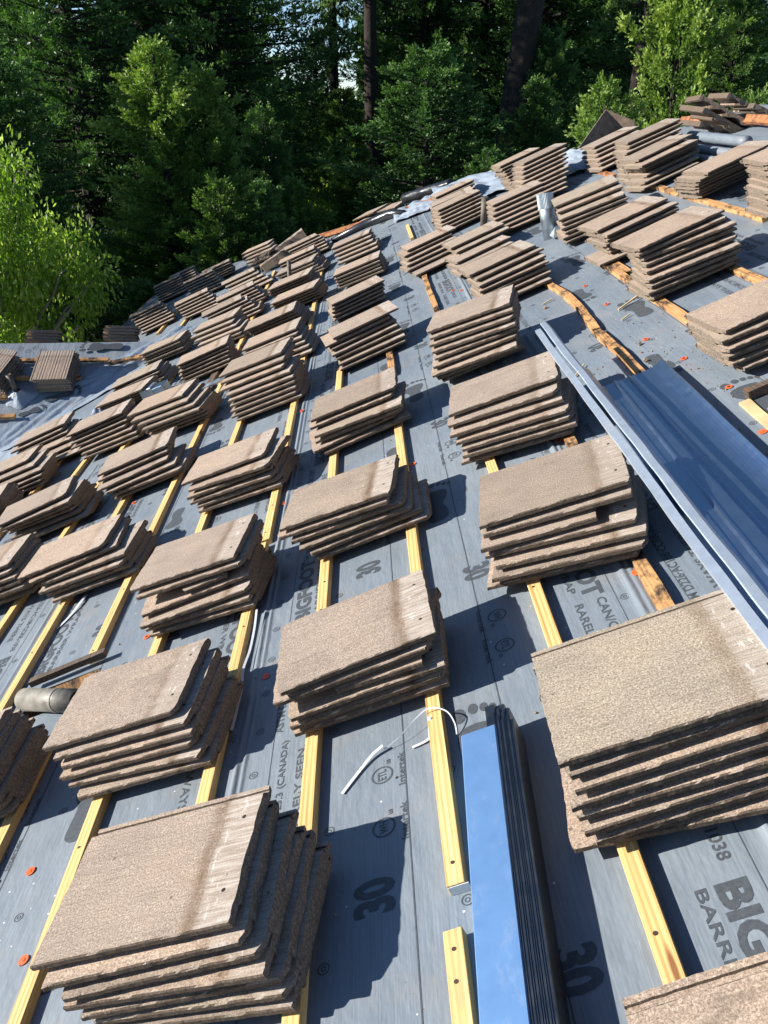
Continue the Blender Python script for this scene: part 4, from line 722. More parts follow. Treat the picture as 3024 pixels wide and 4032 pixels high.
for a in [
 (-.362, 1.14, 3.95, MWN, 'new knotty batten ending beside the blue flashing bundle', dict(nails=(1.19, 2.2, 3.1), du=-.01)),
 (-.378, .30, 1.05, MWN, 'new batten piece emerging under the near end of the blue flashing bundle', dict(nails=(.95, 1.01), du=.0)),
 (-.045, .25, 3.06, MWN, 'new batten running from under the right corner stack past the huge stack', dict(nails=(.93, 2.0, 2.9), du=.005)),
 (-.685, .30, 5.0, MWN, 'new batten running up the middle under the strap stack', dict(nails=(1.35, 2.3, 2.47, 3.3))),
 (-.985, .30, 2.965, MWN, 'new batten with the white strap lying along it', dict(nails=(1.3, 2.02, 2.38), du=.02)),
 (-.955, 2.985, 9.6, MWN, 'long new batten starting at a butt joint left of the fabric lap', dict(nails=(3.05, 3.3, 4.6), du=-.03)),
 (-1.315, .40, 9.2, MWN, 'new batten passing under the lower left corner stack', dict(nails=(1.6, 2.55))),
 (-1.615, .90, 2.12, MWN, 'short new batten below the roof opening at lower left', dict(nails=(1.7,))),
 (-1.60, 2.575, 10.4, MWN, 'new batten ending at the roof opening by the fallen pipe', dict(nails=(2.62, 3.05), du=-.05)),
 (-1.925, 1.3, 6.3, MWN, 'new batten under the stack beside the fallen pipe', dict(nails=(2.8, 3.15))),
 (-2.24, 2.6, 7.2, MWN, 'new batten second from the left edge', {}),
 (-2.55, 3.4, 6.9, MWN, 'new batten at the left edge of the slope', {}),
 (-2.86, 4.4, 6.2, MWN, 'short new batten below the lifted fabric corner', {}),
 (-.02, 8.45, 9.4, MWN, 'lone pale batten piece by the hip cloth', {}),
 (-2.68, 9.2, 10.0, MWN, 'short batten below the half shaded far stack', {}), (-3.02, 9.6, 11.2, MWN, 'short batten under the stack above the wing ridge', {}),
 (1.02, 8.2, 8.9, MWN, 'pale batten end beside the tall hip stack', {}), (1.0, 6.6, 7.1, MWN, 'pale batten end below the tall hip stack', {})]:
    batten(*a[:5], **a[5])
for a in [
 (.232, 1.70, 3.05, MWO, 'old charred batten right of the fabric lap near the flashing', dict(rough_=1, du=.015)),
 (.605, 3.84, 5.02, MWO, 'bowed old batten above the wide metal flashing', dict(rough_=1, bow=.03, du=-.01)),
 (.600, 3.02, 3.815, MWO, 'old batten running into the end of the wide flashing', dict(rough_=1, bow=.01, nails=(3.79, 3.8))),
 (.915, 3.30, 4.90, MWO, 'old orange batten beside the tallest stack', dict(rough_=1)),
 (1.262, 3.30, 4.40, MWO, 'old splintered batten behind the right edge stack', dict(rough_=1)),
 (1.64, 4.45, 6.35, MWO, 'old split batten across the top right', dict(rough_=1)),
 (-.035, 5.40, 6.70, MWO, 'old batten below the stack between two old battens', dict(rough_=1)),
 (-.370, 4.45, 5.1, MWO, 'short brown batten end above the middle stack', dict(rough_=1)),
 (1.62, 7.2, 7.9, MWR, 'red brown batten below the cap shingle', dict(rough_=1)), (.95, 4.5, 4.9, MWO, 'old batten end showing under the short stack', dict(rough_=1)),
 (-1.74, 5.75, 6.6, MWD, 'dark old board left of the torn tile stack', dict(rough_=1, w_=.06)),
 (1.3, 2.9, 3.3, MWD, 'dark old wood end at the right edge', dict(rough_=1))]:
    batten(*a[:5], group=OG, **a[5])
# boards along the ridge and hip
def plank(name, p0, p1, nrm, w_, t, mat, label, cat='board', bow=0, jag=.006, group=None):
    p0, p1 = Vector(p0), Vector(p1); L = (p1 - p0).length; bm = bmesh.new(); k = 24; rg = []
    for i in range(k + 1):
        x = L * i / k; y = bow * math.sin(math.pi * i / k); a = jag * noise.noise(Vector((x * 12, 1, L))); c = jag * noise.noise(Vector((x * 12, 7, L)))
        rg.append([bm.verts.new(q) for q in ((x, y - w_ / 2 + a, 0), (x, y + w_ / 2 + c, 0), (x, y + w_ / 2 + c, t), (x, y - w_ / 2 + a, t))])
    for a, c in zip(rg, rg[1:]):
        for j in range(4): bm.faces.new((a[j], a[(j + 1) % 4], c[(j + 1) % 4], c[j]))
    bm.faces.new(rg[0][::-1]); bm.faces.new(rg[-1]); bmesh.ops.recalc_face_normals(bm, faces=bm.faces[:])
    return lab(obj(name, bm, mat, None, MAT(p0, p1 - p0, Vector(nrm))), label, cat, group)
def turned(m):   # wood grain runs along local Y; planks run along X
    return m
plank('hip_board', W(-1.35, 11.86, -1.27), W(-.05, 10.55, -1.27), NV, .16, .03, MWR, 'orange board nailed along the hip beyond the fourth column', jag=.004)
plank('hip_board', W(.02, 10.60, -1.27), W(.55, 10.15, -1.27), NV, .12, .03, MWR, 'orange board end below the black roll', jag=.004)
plank('ridge_board', W(2.50, 8.15, -1.25), W(2.56, 5.9, -1.25), VV.cross(UV) * -1 + UV * -.6, .06, .03, MWR, 'bowed orange board along the ridge under the tile heap', bow=.03)
plank('wing_batten', WW(-4.6, 1.20, .03), WW(-2.42, 1.18, .03), NW, .045, .028, MWO, 'brown batten across the upper side wing behind the lone stack', 'batten')
plank('wing_batten', WW(-4.6, .93, .03), WW(-2.63, .93, .03), NW, .045, .028, MWO, 'brown batten across the side wing under the lone stack', 'batten')
plank('wing_batten', WW(-4.6, .655, .03), WW(-3.24, .66, .03), NW, .045, .028, MWO, 'orange batten on the side wing beside the vent pipe', 'batten')
plank('wing_batten', WW(-4.6, .385, .03), WW(-3.10, .40, .03), NW, .045, .028, MWO, 'orange batten lowest on the side wing', 'batten')
plank('loose_batten', WW(-2.40, 1.10, .05), W(-2.62, 8.05, -1.24), NW, .045, .028, MWO, 'loose batten lying across the valley mouth', 'batten')
plank('splinter', W(.755, 4.02, -1.285), W(.885, 4.08, -1.272), NV, .008, .006, MSTRAW, 'long pale splinter beside the tallest stack', 'splinter', jag=.001)
plank('splinter', W(.725, 3.865, -1.285), W(.775, 3.89, -1.28), NV, .006, .004, MSTRAW, 'short pale splinter below the long one', 'splinter', jag=.001)
plank('splinter', W(.50, 4.62, -1.285), W(.56, 4.63, -1.28), NV, .008, .004, MSTRAW, 'pale splinter left of the bowed old batten', 'splinter', jag=.001)
plank('splinter', W(.40, 3.42, -1.285), W(.46, 3.50, -1.28), NV, .005, .004, MSTRAW, 'thin splinter beside the end of the flashing', 'splinter', jag=.001)
# wood frame pieces at the opening by the fallen pipe
plank('opening_frame', W(-1.83, 2.545, -1.27), W(-1.53, 2.56, -1.27), NV, .030, .022, MWD, 'grey wood strip along the far side of the opening by the pipe', 'board', jag=.002)
plank('opening_frame', W(-1.80, 2.505, -1.315), W(-1.56, 2.515, -1.315), VV * -1 + NV * .6, .045, .012, MWO, 'tan wood edge inside the opening by the pipe', 'board', jag=.002)
plank('opening_frame', W(.80, 2.64, -1.285), W(1.05, 2.66, -1.285), NV, .035, .03, MWD, 'dark wood strip at the right edge roof opening', 'board', jag=.002)
plank('opening_frame', W(.785, 2.63, -1.30), W(.775, 2.22, -1.30), NV, .035, .02, MSTRAW, 'pale wood edge of the right edge roof opening', 'board', jag=.002)

# ------------------------------------------------------------------ orange cap nails
def cap(u, v, label, up=None, mw=None):
    bm = bmesh.new(); tube(bm, [(0, 0, 0), (0, 0, .0018)], .0125, 18); o = obj('cap_nail', bm, MCAP, None, mw or (ROOF @ Matrix.Translation((u, v, DECK + .0025 + hfun(u, v))) @ Matrix.Rotation(.07, 4, 'X')))
    b2 = bmesh.new(); tube(b2, [(0, 0, .0018), (0, 0, .0034)], .0048, 10); obj('nail_head', b2, MNAIL if v > 2.6 else MCAP, o); lab(o, label, 'cap nail', 'orange cap nails')
for u, v, lb in [(.732, 3.523, 'orange cap nail below the tallest stack'), (.772, 3.170, 'orange cap nail beyond the wide flashing, middle of three'), (.794, 2.783, 'orange cap nail left of the right edge opening'),
 (.746, 2.40, 'orange cap nail beside the curled edge of the wide flashing'), (.214, 2.885, 'orange cap nail at the old batten behind the flashing side stack'), (.214, 1.929, 'orange cap nail against the charred batten'),
 (.741, 4.191, 'orange cap nail above the splinters'), (.744, 4.642, 'orange cap nail farthest up beside the bowed batten'), (-.920, 5.258, 'orange cap nail on the lap beside the torn tile stack'),
 (-.905, 4.502, 'orange cap nail on the fabric lap at mid height'), (-.881, 3.793, 'orange cap nail on the lap left of the slumped stack'), (-.913, 3.322, 'orange cap nail on the lap beside the butt joint'),
 (-.333, 3.199, 'orange cap nail right of the knotty batten'), (-.323, 2.167, 'orange cap nail at the right corner of the strap stack'), (-.865, 2.084, 'orange cap nail in shade on the fabric lap'),
 (-1.897, 3.172, 'orange cap nail beside the bent strap'), (-1.916, 2.980, 'orange cap nail against the batten below the bent strap'), (-1.913, 2.847, 'orange cap nail above the opening by the pipe'),
 (-1.394, 2.612, 'orange cap nail under the snapped tile stack'), (-1.473, 1.603, 'orange cap nail at the star of creases lower left'), (-1.379, 1.323, 'orange cap nail touching the lower left corner stack'),
 (.109, 5.802, 'left orange cap nail of the pair by the far lap'), (.158, 5.702, 'right orange cap nail of the pair by the far lap'), (.159, 6.568, 'orange cap nail below the stub pipe stack'),
 (-.922, 6.088, 'orange cap nail beside the tilted tile stack'), (-.902, 5.701, 'orange cap nail between the tilted and torn tile stacks'), (-1.86, 4.15, 'orange cap nail in shade under the broken tile stack')]:
    cap(u, v, lb)

# ------------------------------------------------------------------ flashings
def long_sheet(name, prof, v0, v1, u0, u1, n0, n1, mat, label, cat, wob=0, parent=None, step=.04, t=.0012, group=None):
    bm = bmesh.new(); k = int(abs(v1 - v0) / step)
    def st(i):
        f = i / k; v = v0 + (v1 - v0) * f; uu = u0 + (u1 - u0) * f + wob * noise.noise(Vector((v * 1.6, u0, 2))); nn_ = n0 + (n1 - n0) * f + wob * noise.noise(Vector((v * 2.1, u0, 8)))
        return lambda a, c: W(uu + a + wob * .4 * noise.noise(Vector((v * 6, a * 20, u0))), v, nn_ + c)
    sweep(bm, prof, st, k + 1); o = obj(name, bm, mat, parent, smooth=False)
    solid(o, t); 
    if label: lab(o, label, cat, group)
    return o
# the nested bundle
NB = 11
for i in range(NB):
    f = i / NB; a = i * .0040; z = -i * .0016
    v1 = 1.452 + (0.018 + 0.05 * ((i * 7) % 5) / 4 if i else 0)
    prof = [(.062, .0), (.0745 + a, .0), (.0755 + a, -.004), (.078 + a, -.065)] if i else [(0, -.05), (-.001, -.002), (.001, .0), (.074, .0), (.0765, -.003), (.078, -.05)]
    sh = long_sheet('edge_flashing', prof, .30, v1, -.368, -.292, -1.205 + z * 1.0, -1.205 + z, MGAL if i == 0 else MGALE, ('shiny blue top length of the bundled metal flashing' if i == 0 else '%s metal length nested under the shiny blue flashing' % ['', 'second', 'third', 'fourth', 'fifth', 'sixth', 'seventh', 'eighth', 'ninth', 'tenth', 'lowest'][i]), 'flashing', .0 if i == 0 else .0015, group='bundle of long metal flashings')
# two slim angles resting on the stacks
long_sheet('angle_flashing', [(.004, -.012), (.004, .0), (.025, .0), (.028, -.016)], .55, 3.46, .292, .309, -1.052, -1.052, MGALB, 'left slim metal angle lying on the tile stack corners', 'flashing', .005)
long_sheet('angle_flashing', [(.002, .002), (.004, .005), (.024, .003), (.036, -.018), (.038, -.026)], .55, 3.50, .324, .342, -1.046, -1.050, MGALB, 'right slim metal angle lying beside the left one', 'flashing', .007)
# wide valley flashing
prof = [(.0, .034), (.012, .030), (.055, .006), (.090, .006), (.097, .013), (.102, .013), (.108, .005), (.146, .004), (.152, .011), (.156, .011), (.162, .004), (.200, .003)]
prof += [(.200 + .085 * i / 8, .003 + .019 * (i / 8) ** 3) for i in range(1, 9)] + [(.288, .020)]
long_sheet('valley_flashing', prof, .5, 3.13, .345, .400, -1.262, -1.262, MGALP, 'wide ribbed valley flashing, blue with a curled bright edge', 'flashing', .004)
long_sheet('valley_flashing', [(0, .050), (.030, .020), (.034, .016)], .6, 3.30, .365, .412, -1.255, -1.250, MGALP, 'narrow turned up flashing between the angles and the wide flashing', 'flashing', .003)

# ------------------------------------------------------------------ pipes and vents
def pipe_obj(name, p0, p1, r, mat, label, cat, wall=.004, seg=28, top_r=None, parent=None):
    p0, p1 = Vector(p0), Vector(p1); L = (p1 - p0).length; bm = bmesh.new(); rt2 = top_r or r
    prof = [(r, 0), (rt2, L), (rt2 - wall, L), (r - wall, 0.002)]; rg = [[bm.verts.new((q * math.cos(a), q * math.sin(a), z)) for a in [2 * math.pi * k / seg for k in range(seg)]] for q, z in prof]
    for j in range(4):
        a, c = rg[j], rg[(j + 1) % 4]
        for k in range(seg): bm.faces.new((a[k], a[(k + 1) % seg], c[(k + 1) % seg], c[k]))
    d = (p1 - p0).normalized(); q = d.to_track_quat('Z', 'Y').to_matrix().to_4x4(); q.translation = p0
    o = obj(name, bm, mat, parent, q, smooth=False)
    for p_ in o.data.polygons: p_.use_smooth = len(p_.vertices) == 4
    o.data.shade_smooth() if hasattr(o.data, 'shade_smooth') else None
    if label: lab(o, label, cat)
    return o
pp = pipe_obj('fallen_vent_pipe', W(-1.80, 2.425, -1.25), W(-1.53, 2.27, -1.245), .039, MPIPE, 'fat grey pipe lying on its side by the roof opening', 'pipe')
bm = bmesh.new(); tube(bm, [(0, 0, .19), (0, 0, .205)], .0412, 28, False); o = obj('coupling_band', bm, MPIPE, pp)
bm = bmesh.new(); bm.faces.new([bm.verts.new((.0355 * math.cos(a), .0355 * math.sin(a), .012)) for a in [2 * math.pi * k / 24 for k in range(24)]]); obj('pipe_stop', bm, MWD, pp)
p0 = WW(-3.15, .70, -.02); wp = pipe_obj('vent_pipe', p0, p0 + Vector((-.06, -.015, .24)), .026, MRUST, 'stubby brown vent pipe standing on the side wing', 'pipe')
bm = bmesh.new(); rows = []
for j, (r_, z_) in enumerate(((.15, .0), (.10, .018), (.055, .05), (.031, .085))):
    rows.append([bm.verts.new(WW(-3.15, .70, 0) + TW * (-r_ * math.cos(a)) * (1 + .2 * math.sin(3 * a)) + SW * r_ * math.sin(a) * (1 + .15 * math.cos(5 * a)) + NW * (z_ + .006)) for a in [2 * math.pi * k / 24 for k in range(24)]])
for a, c in zip(rows, rows[1:]):
    for k in range(24): bm.faces.new((a[k], a[(k + 1) % 24], c[(k + 1) % 24], c[k]))
o = obj('pipe_boot', bm, MFABR, None, smooth=True); fix_parent(o, wp)
p0 = W(.575, 7.62, -1.3); pipe_obj('stub_pipe', p0, p0 + Vector((0, 0, .24)), .03, MRUST, 'rusty stub pipe standing left of the hip stack', 'pipe')
p0 = W(-1.30, 8.45, -1.3); pipe_obj('stub_pipe', p0, p0 + Vector((0, 0, .33)), .02, MRUST, 'thin stub pipe rising in front of a far stack', 'pipe')
p0 = W(.855, 6.12, -1.32); d = Vector((-.06, .05, .31)); vt = pipe_obj('metal_vent', p0, p0 + d, .052, MGALD, 'round galvanised vent leaning between two stacks near the hip', 'vent', .002)
bm = bmesh.new(); seg = 72; dn_ = d.normalized(); L0 = d.length - .10; rg = []
for z in (L0, L0 + .085, L0 + .10):
    rg.append([bm.verts.new(((.053 + (.0030 if k % 2 else 0)) * math.cos(2 * math.pi * k / seg), (.053 + (.0030 if k % 2 else 0)) * math.sin(2 * math.pi * k / seg), z)) for k in range(seg)])
for a, c in zip(rg, rg[1:]):
    for k in range(seg): bm.faces.new((a[k], a[(k + 1) % seg], c[(k + 1) % seg], c[k]))
obj('crimped_collar', bm, MGALD, vt)
bm = bmesh.new(); vs = [W(.86, 6.0, -1.28), W(1.02, 6.02, -1.28), W(1.02, 6.25, -1.24), W(.92, 6.28, -1.17), W(.84, 6.2, -1.24)]; c0 = bm.verts.new(W(.92, 6.12, -1.21)); q = [bm.verts.new(p) for p in vs]
for k in range(5): bm.faces.new((q[k], q[(k + 1) % 5], c0))
o = obj('vent_flange', bm, MGALD, None); solid(o, .002); fix_parent(o, vt)
# small metal box among the left stacks
bx = empty('metal_box', tile_mw(-2.30, 6.22, R(-8), -1.285)); lab(bx, 'small shiny folded metal box between stacks on the left', 'metal box')
bm = bmesh.new(); box(bm, (0, 0, 0), (.10, .14, .13)); bmesh.ops.bevel(bm, geom=bm.edges[:], offset=.003, segments=1, affect='EDGES'); obj('box_body', bm, MGALD, bx)
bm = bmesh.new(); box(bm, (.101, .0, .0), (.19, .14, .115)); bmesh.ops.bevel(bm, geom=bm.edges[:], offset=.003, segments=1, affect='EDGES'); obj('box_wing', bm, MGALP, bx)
plank('metal_strip', W(-1.80, 5.95, -1.262), W(-1.45, 5.99, -1.262), NV, .10, .012, MGALD, 'dull metal strip left of the torn tile stack', 'metal strip', jag=.001)
# black underlayment roll
rl = empty('felt_roll', Matrix.Translation(W(.20, 10.95, -1.18))); lab(rl, 'black plastic wrapped roll lying on the hip', 'roll')
q0, q1 = W(.06, 11.15, -1.21), W(.62, 10.55, -1.21)
bm = bmesh.new(); k = 26; seg = 28; rows = []
for i in range(k + 1):
    p = q0.lerp(q1, i / k); d = (q1 - q0).normalized(); s = Vector((0, 0, 1)).cross(d).normalized(); t_ = d.cross(s)
    rows.append([bm.verts.new(p + (s * math.cos(a) + t_ * math.sin(a)) * (.062 * (1 if 0 < i < k else .93) + .006 * noise.noise(Vector((i * .4, a * 1.5, 2))))) for a in [2 * math.pi * j / seg for j in range(seg)]])
for a, c in zip(rows, rows[1:]):
    for j in range(seg): bm.faces.new((a[j], a[(j + 1) % seg], c[(j + 1) % seg], c[j]))
bm.faces.new(rows[0][::-1]); bm.faces.new(rows[-1]); o = obj('roll_wrap', bm, MBLK, None, smooth=True); fix_parent(o, rl)
d = (q0 - q1).normalized(); o = pipe_obj('roll_core', q0 - d * .01, q0 + d * .03, .032, MCARD, None, None); fix_parent(o, rl)
# blue fabric rolls below the ridge board
for i, (a, c, r_, lb) in enumerate([((2.20, 7.05, -1.20), (2.24, 6.1, -1.22), .036, 'grey blue fabric roll topmost below the ridge board'), ((2.10, 6.95, -1.235), (2.13, 6.1, -1.25), .03, 'grey blue fabric roll in front of the topmost one'), ((2.02, 6.8, -1.26), (2.05, 6.2, -1.265), .022, 'thin fabric roll nearest the top row stack')]):
    bm = bmesh.new(); A, B = W(*a), W(*c); k = 14; rows = []
    tube(bm, [A.lerp(B, j / k) + Vector((0, 0, .008 * noise.noise(Vector((j, i, 0))))) for j in range(k + 1)], [r_ * (1 + .1 * noise.noise(Vector((j * .8, i * 4, 1)))) for j in range(k + 1)], 18)
    lab(obj('fabric_roll', bm, MFELT, None, smooth=True), lb, 'roll', 'fabric rolls below the ridge')
# rolled lap bundle of grey felt at the hip
bm = bmesh.new(); tube(bm, [W(-.92, 10.7, -1.26), W(-.5, 10.75, -1.25), W(-.15, 10.55, -1.24), W(0, 10.25, -1.25)], [.03, .05, .06, .03], 14); lab(obj('fabric_roll', bm, MBLK, None, smooth=True), 'dark rolled felt edge beside the orange hip board', 'roll')
# brown cap shingle sticking up behind the hip stacks
sh = empty('cap_shingle', Matrix.Translation(W(1.95, 9.3, -1.28))); lab(sh, 'folded brown cap shingle standing up like a peak behind the hip', 'shingle')
P_ = [Vector((1.95, 8.9, H0 - .62)), Vector((2.36, 9.1, H0 - .10)), Vector((2.62, 9.0, H0 - .20)), Vector((2.72, 9.15, H0 - .62))]
for k, tri in enumerate(((P_[0], P_[1], P_[3]), (P_[1], P_[2], P_[3]))):
    bm = bmesh.new(); bm.faces.new([bm.verts.new(p) for p in tri]); bmesh.ops.subdivide_edges(bm, edges=bm.edges[:], cuts=4, use_grid_fill=True)
    o = obj('shingle_face', bm, MSHNG, None); solid(o, .01); fix_parent(o, sh)

# ------------------------------------------------------------------ plastic strapping
def strap(name, pts, w_, label, mat=MSTRAP, tw=0):
    """flat ribbon through (u, v, height above deck)"""
    P3 = [W(a, c, DECK + h) for a, c, h in pts]; out = []
    for i in range(len(P3) - 1):
        p0, p1, p2, p3 = P3[max(0, i - 1)], P3[i], P3[i + 1], P3[min(len(P3) - 1, i + 2)]
        for k in range(8):
            t = k / 8; out.append(.5 * (2 * p1 + (p2 - p0) * t + (2 * p0 - 5 * p1 + 4 * p2 - p3) * t * t + (3 * p1 - p0 - 3 * p2 + p3) * t ** 3))
    out.append(P3[-1]); bm = bmesh.new(); prev = None
    for i, p in enumerate(out):
        d = (out[min(i + 1, len(out) - 1)] - out[max(i - 1, 0)]).normalized(); s = d.cross(NV).normalized(); a = tw * i / len(out); s = s * math.cos(a) + NV * math.sin(a)
        cur = (bm.verts.new(p - s * w_ / 2), bm.verts.new(p + s * w_ / 2))
        if prev: bm.faces.new((prev[0], cur[0], cur[1], prev[1]))
        prev = cur
    o = obj(name, bm, mat, None, smooth=False); solid(o, .0005); return lab(o, label, 'strap', 'loose white packing straps')
strap('packing_strap', [(-.322, 1.560, .004), (-.320, 1.585, .018), (-.332, 1.615, .034), (-.37, 1.640, .038), (-.41, 1.630, .030), (-.46, 1.600, .018), (-.50, 1.590, .008)], .0032, 'thin curl of strap looping over the knotty batten', tw=1.2)
strap('packing_strap', [(-.50, 1.595, .016), (-.53, 1.583, .010), (-.555, 1.56, .006), (-.585, 1.525, .005), (-.608, 1.497, .004)], .0095, 'wide flat end of strap lying below the strap stack')
strap('packing_strap', [(-.375, 1.62, .03), (-.382, 1.595, .014), (-.39, 1.575, .006), (-.432, 1.568, .004)], .008, 'frayed strap end against the knotty batten')
strap('packing_strap', [(-.925, 2.45, .03), (-.925, 2.35, .022), (-.930, 2.24, .016), (-.937, 2.14, .02), (-.935, 2.05, .012), (-.940, 1.95, .008), (-.945, 1.88, .006)], .008, 'strap lying along the batten left of the fabric lap', tw=.6)
strap('packing_strap', [(-1.825, 3.18, .01), (-1.835, 3.11, .012), (-1.855, 3.06, .006), (-1.875, 3.01, .005), (-1.90, 2.975, .004)], .016, 'bent grey strap below the stepped stack on the left')
bm = bmesh.new(); box(bm, (-.026, -.0012, .001), (.014, 0, .022)); o = obj('paper_label', bm, MLABEL, None, ROOF @ Matrix.Translation((-.352, 1.139, DECK))); lab(o, 'small white paper label on the cut end of the knotty batten', 'label')
# grit and crumbs
bm = bmesh.new(); rg = random.Random(8)
for _ in range(520):
    u = rg.uniform(-2.4, 1.3); v = rg.uniform(.8, 7) ** 1; 
    if rg.random() < .45: u = rg.gauss(.72, .12); v = rg.gauss(3.0, .5)
    r_ = rg.uniform(.0012, .004) * (1 + (rg.random() < .05) * 2); p = W(u, v, DECK + r_ * .6 + hfun(u, v)); k0 = len(bm.verts)
    a = bmesh.ops.create_icosphere(bm, subdivisions=1, radius=r_)
    for q in a['verts']: q.co = p + q.co * rg.uniform(.6, 1.3)
m_ = simple('grit', (.26, .19, .13), .95, 0, 0, .6, 90)
lab(obj('grit', bm, m_), 'crumbs of concrete and wood scattered on the grey underlayment', 'debris', None, 'stuff')
# ------------------------------------------------------------------ trees
def leaf(bm, ly, p, d, s, L, wd, val, cup=.0):
    a = bm.verts.new(p); b_ = bm.verts.new(p + d * L * .5 + s * wd); c = bm.verts.new(p + d * L); e = bm.verts.new(p + d * L * .5 - s * wd)
    for v in (a, b_, c, e): v[ly] = val
    bm.faces.new((a, b_, c, e))
def rv(r): return Vector((r.gauss(0, 1), r.gauss(0, 1), r.gauss(0, 1))).normalized()
def conifer(seed, H, Rd, base=.04, nb=120, spr=20, nl=7, LL=.16, WD=.02, upturn=.5, power=.85, trunk_r=.12, knots=(0.0, 1.0), gap=0.0, lean=(0, 0)):
    r = random.Random(seed); bm = bmesh.new(); ly = bm.verts.layers.float.new('leaf'); tb = bmesh.new()
    cv = lambda z: Vector((lean[0] * (z / H) + .12 * noise.noise(Vector((z * .3, seed, 0))) * H * .05, lean[1] * (z / H) + .1 * noise.noise(Vector((z * .3, 0, seed))) * H * .05, z))
    tube(tb, [cv(H * i / 14) for i in range(15)], [trunk_r * (1.15 - i / 14) + .005 for i in range(15)], 10)
    for i in range(nb):
        f = base + (1 - base) * ((i + r.random()) / nb) ** .95; z = H * f
        if gap and noise.noise(Vector((f * 9, seed, 2))) < -gap: continue
        prof = (1 - f) ** power * (.75 + .7 * noise.noise(Vector((f * 6, seed * 2.2, i * .35)))) + .035
        # narrow again near the ground
        prof *= min(1, .55 + f * 2.0)
        L = Rd * prof * r.uniform(.65, 1.2); az = i * 2.399 + r.uniform(-.4, .4); o = Vector((math.cos(az), math.sin(az), 0))
        lift = upturn * (.25 + .75 * f) - .22 * (1 - f); p0 = cv(z); pts = []
        kk = 7
        for k in range(kk + 1):
            t = k / kk; pts.append(p0 + o * L * t + Vector((0, 0, L * (lift * t - .30 * (t - t * t) * (1 - f)))))
        if i % 2 == 0 or L > .8: tube(tb, pts, [max(.004, trunk_r * .22 * (1 - q / kk) * min(1, L / 1.2)) for q in range(kk + 1)], 4, False)
        ns = max(4, int(spr * (L / Rd) ** .7 * 1.6))
        for s_ in range(ns):
            t = (s_ + r.random()) / ns; t = .12 + .88 * t ** .8; j = min(kk - 1, int(t * kk)); p = pts[j].lerp(pts[j + 1], t * kk - j)
            side = o.cross(Vector((0, 0, 1))) * (1 if s_ % 2 else -1)
            # small side twig leaving the bough, tufts stand up along it
            tw = (o * r.uniform(.25, .8) + side * r.uniform(.3, 1.1) * (1.15 - t) + Vector((0, 0, r.uniform(-.25, .5)))).normalized(); TLn = L * r.uniform(.06, .26) * (1.1 - .6 * t)
            for w_ in range(2):
                q0 = p + tw * TLn * (w_ + r.random()) * .6 + rv(r) * LL * .35
                sd = (tw * .55 + o * .25 + Vector((0, 0, r.uniform(-.05, .85) * (upturn + .45))) + rv(r) * .3).normalized(); SL = LL * r.uniform(.9, 2.0) * (1.15 - .4 * t)
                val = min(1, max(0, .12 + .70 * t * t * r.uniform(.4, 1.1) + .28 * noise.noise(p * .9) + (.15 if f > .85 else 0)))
                for q in range(nl):
                    tt = q / nl; bp = q0 + sd * SL * tt; dd = (sd * (.7 + .6 * tt) + rv(r) * (.85 - .35 * tt)).normalized(); ss = dd.cross(rv(r)).normalized()
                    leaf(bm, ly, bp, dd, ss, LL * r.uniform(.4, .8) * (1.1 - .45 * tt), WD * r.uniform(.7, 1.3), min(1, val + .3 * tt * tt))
    return tb, bm
def broadleaf(seed, H, Rd, nleaf=9000, LL=.11):
    r = random.Random(seed); bm = bmesh.new(); ly = bm.verts.layers.float.new('leaf'); tb = bmesh.new(); tips = []
    tube(tb, [Vector((.05 * math.sin(i), .04 * i * .3, H * .5 * i / 6)) for i in range(7)], [.09 * (1.1 - i / 9) for i in range(7)], 9)
    for i in range(34):
        f = .25 + .75 * (i / 34); z = H * (.28 + .55 * f * r.uniform(.6, 1)); az = i * 2.4; L = Rd * r.uniform(.55, 1.0) * (1.1 - .5 * abs(f - .5)); o = Vector((math.cos(az), math.sin(az), 0)); p = Vector((0, 0, z * .62)); pts = [p.copy()]
        for k in range(1, 8):
            t = k / 7; pts.append(p + o * L * t + Vector((0, 0, (z - p.z) * t * 1.15 - L * .15 * t * t)) + rv(r) * .04)
        tube(tb, pts, [.03 * (1.05 - q / 8) for q in range(8)], 5, False); tips += pts[2:]
    for i in range(nleaf):
        c = tips[r.randrange(len(tips))]; off = rv(r) * Rd * (.17 if nleaf > 15000 else .24) * r.random() ** .5; p = c + off
        if noise.noise(p * 1.7 + Vector((seed, 0, 0))) < -.12: continue
        dd = (Vector((0, 0, -.5)) + rv(r) * .75 + off.normalized() * .7).normalized(); ss = dd.cross(rv(r)).normalized()
        leaf(bm, ly, p, dd, ss, LL * r.uniform(.45, 1.3), LL * .24, min(1, max(0, .5 + .35 * r.gauss(0, .6) + .3 * noise.noise(p * 1.2))))
    return tb, bm
def mk(kind, pair, bark, leafm):
    tb, bm = pair; me1 = bpy.data.meshes.new(kind + '_trunk'); tb.to_mesh(me1); tb.free(); me1.materials.append(bark); me1.polygons.foreach_set('use_smooth', [True] * len(me1.polygons))
    me2 = bpy.data.meshes.new(kind + '_crown'); bm.to_mesh(me2); bm.free(); me2.materials.append(leafm); return me1, me2
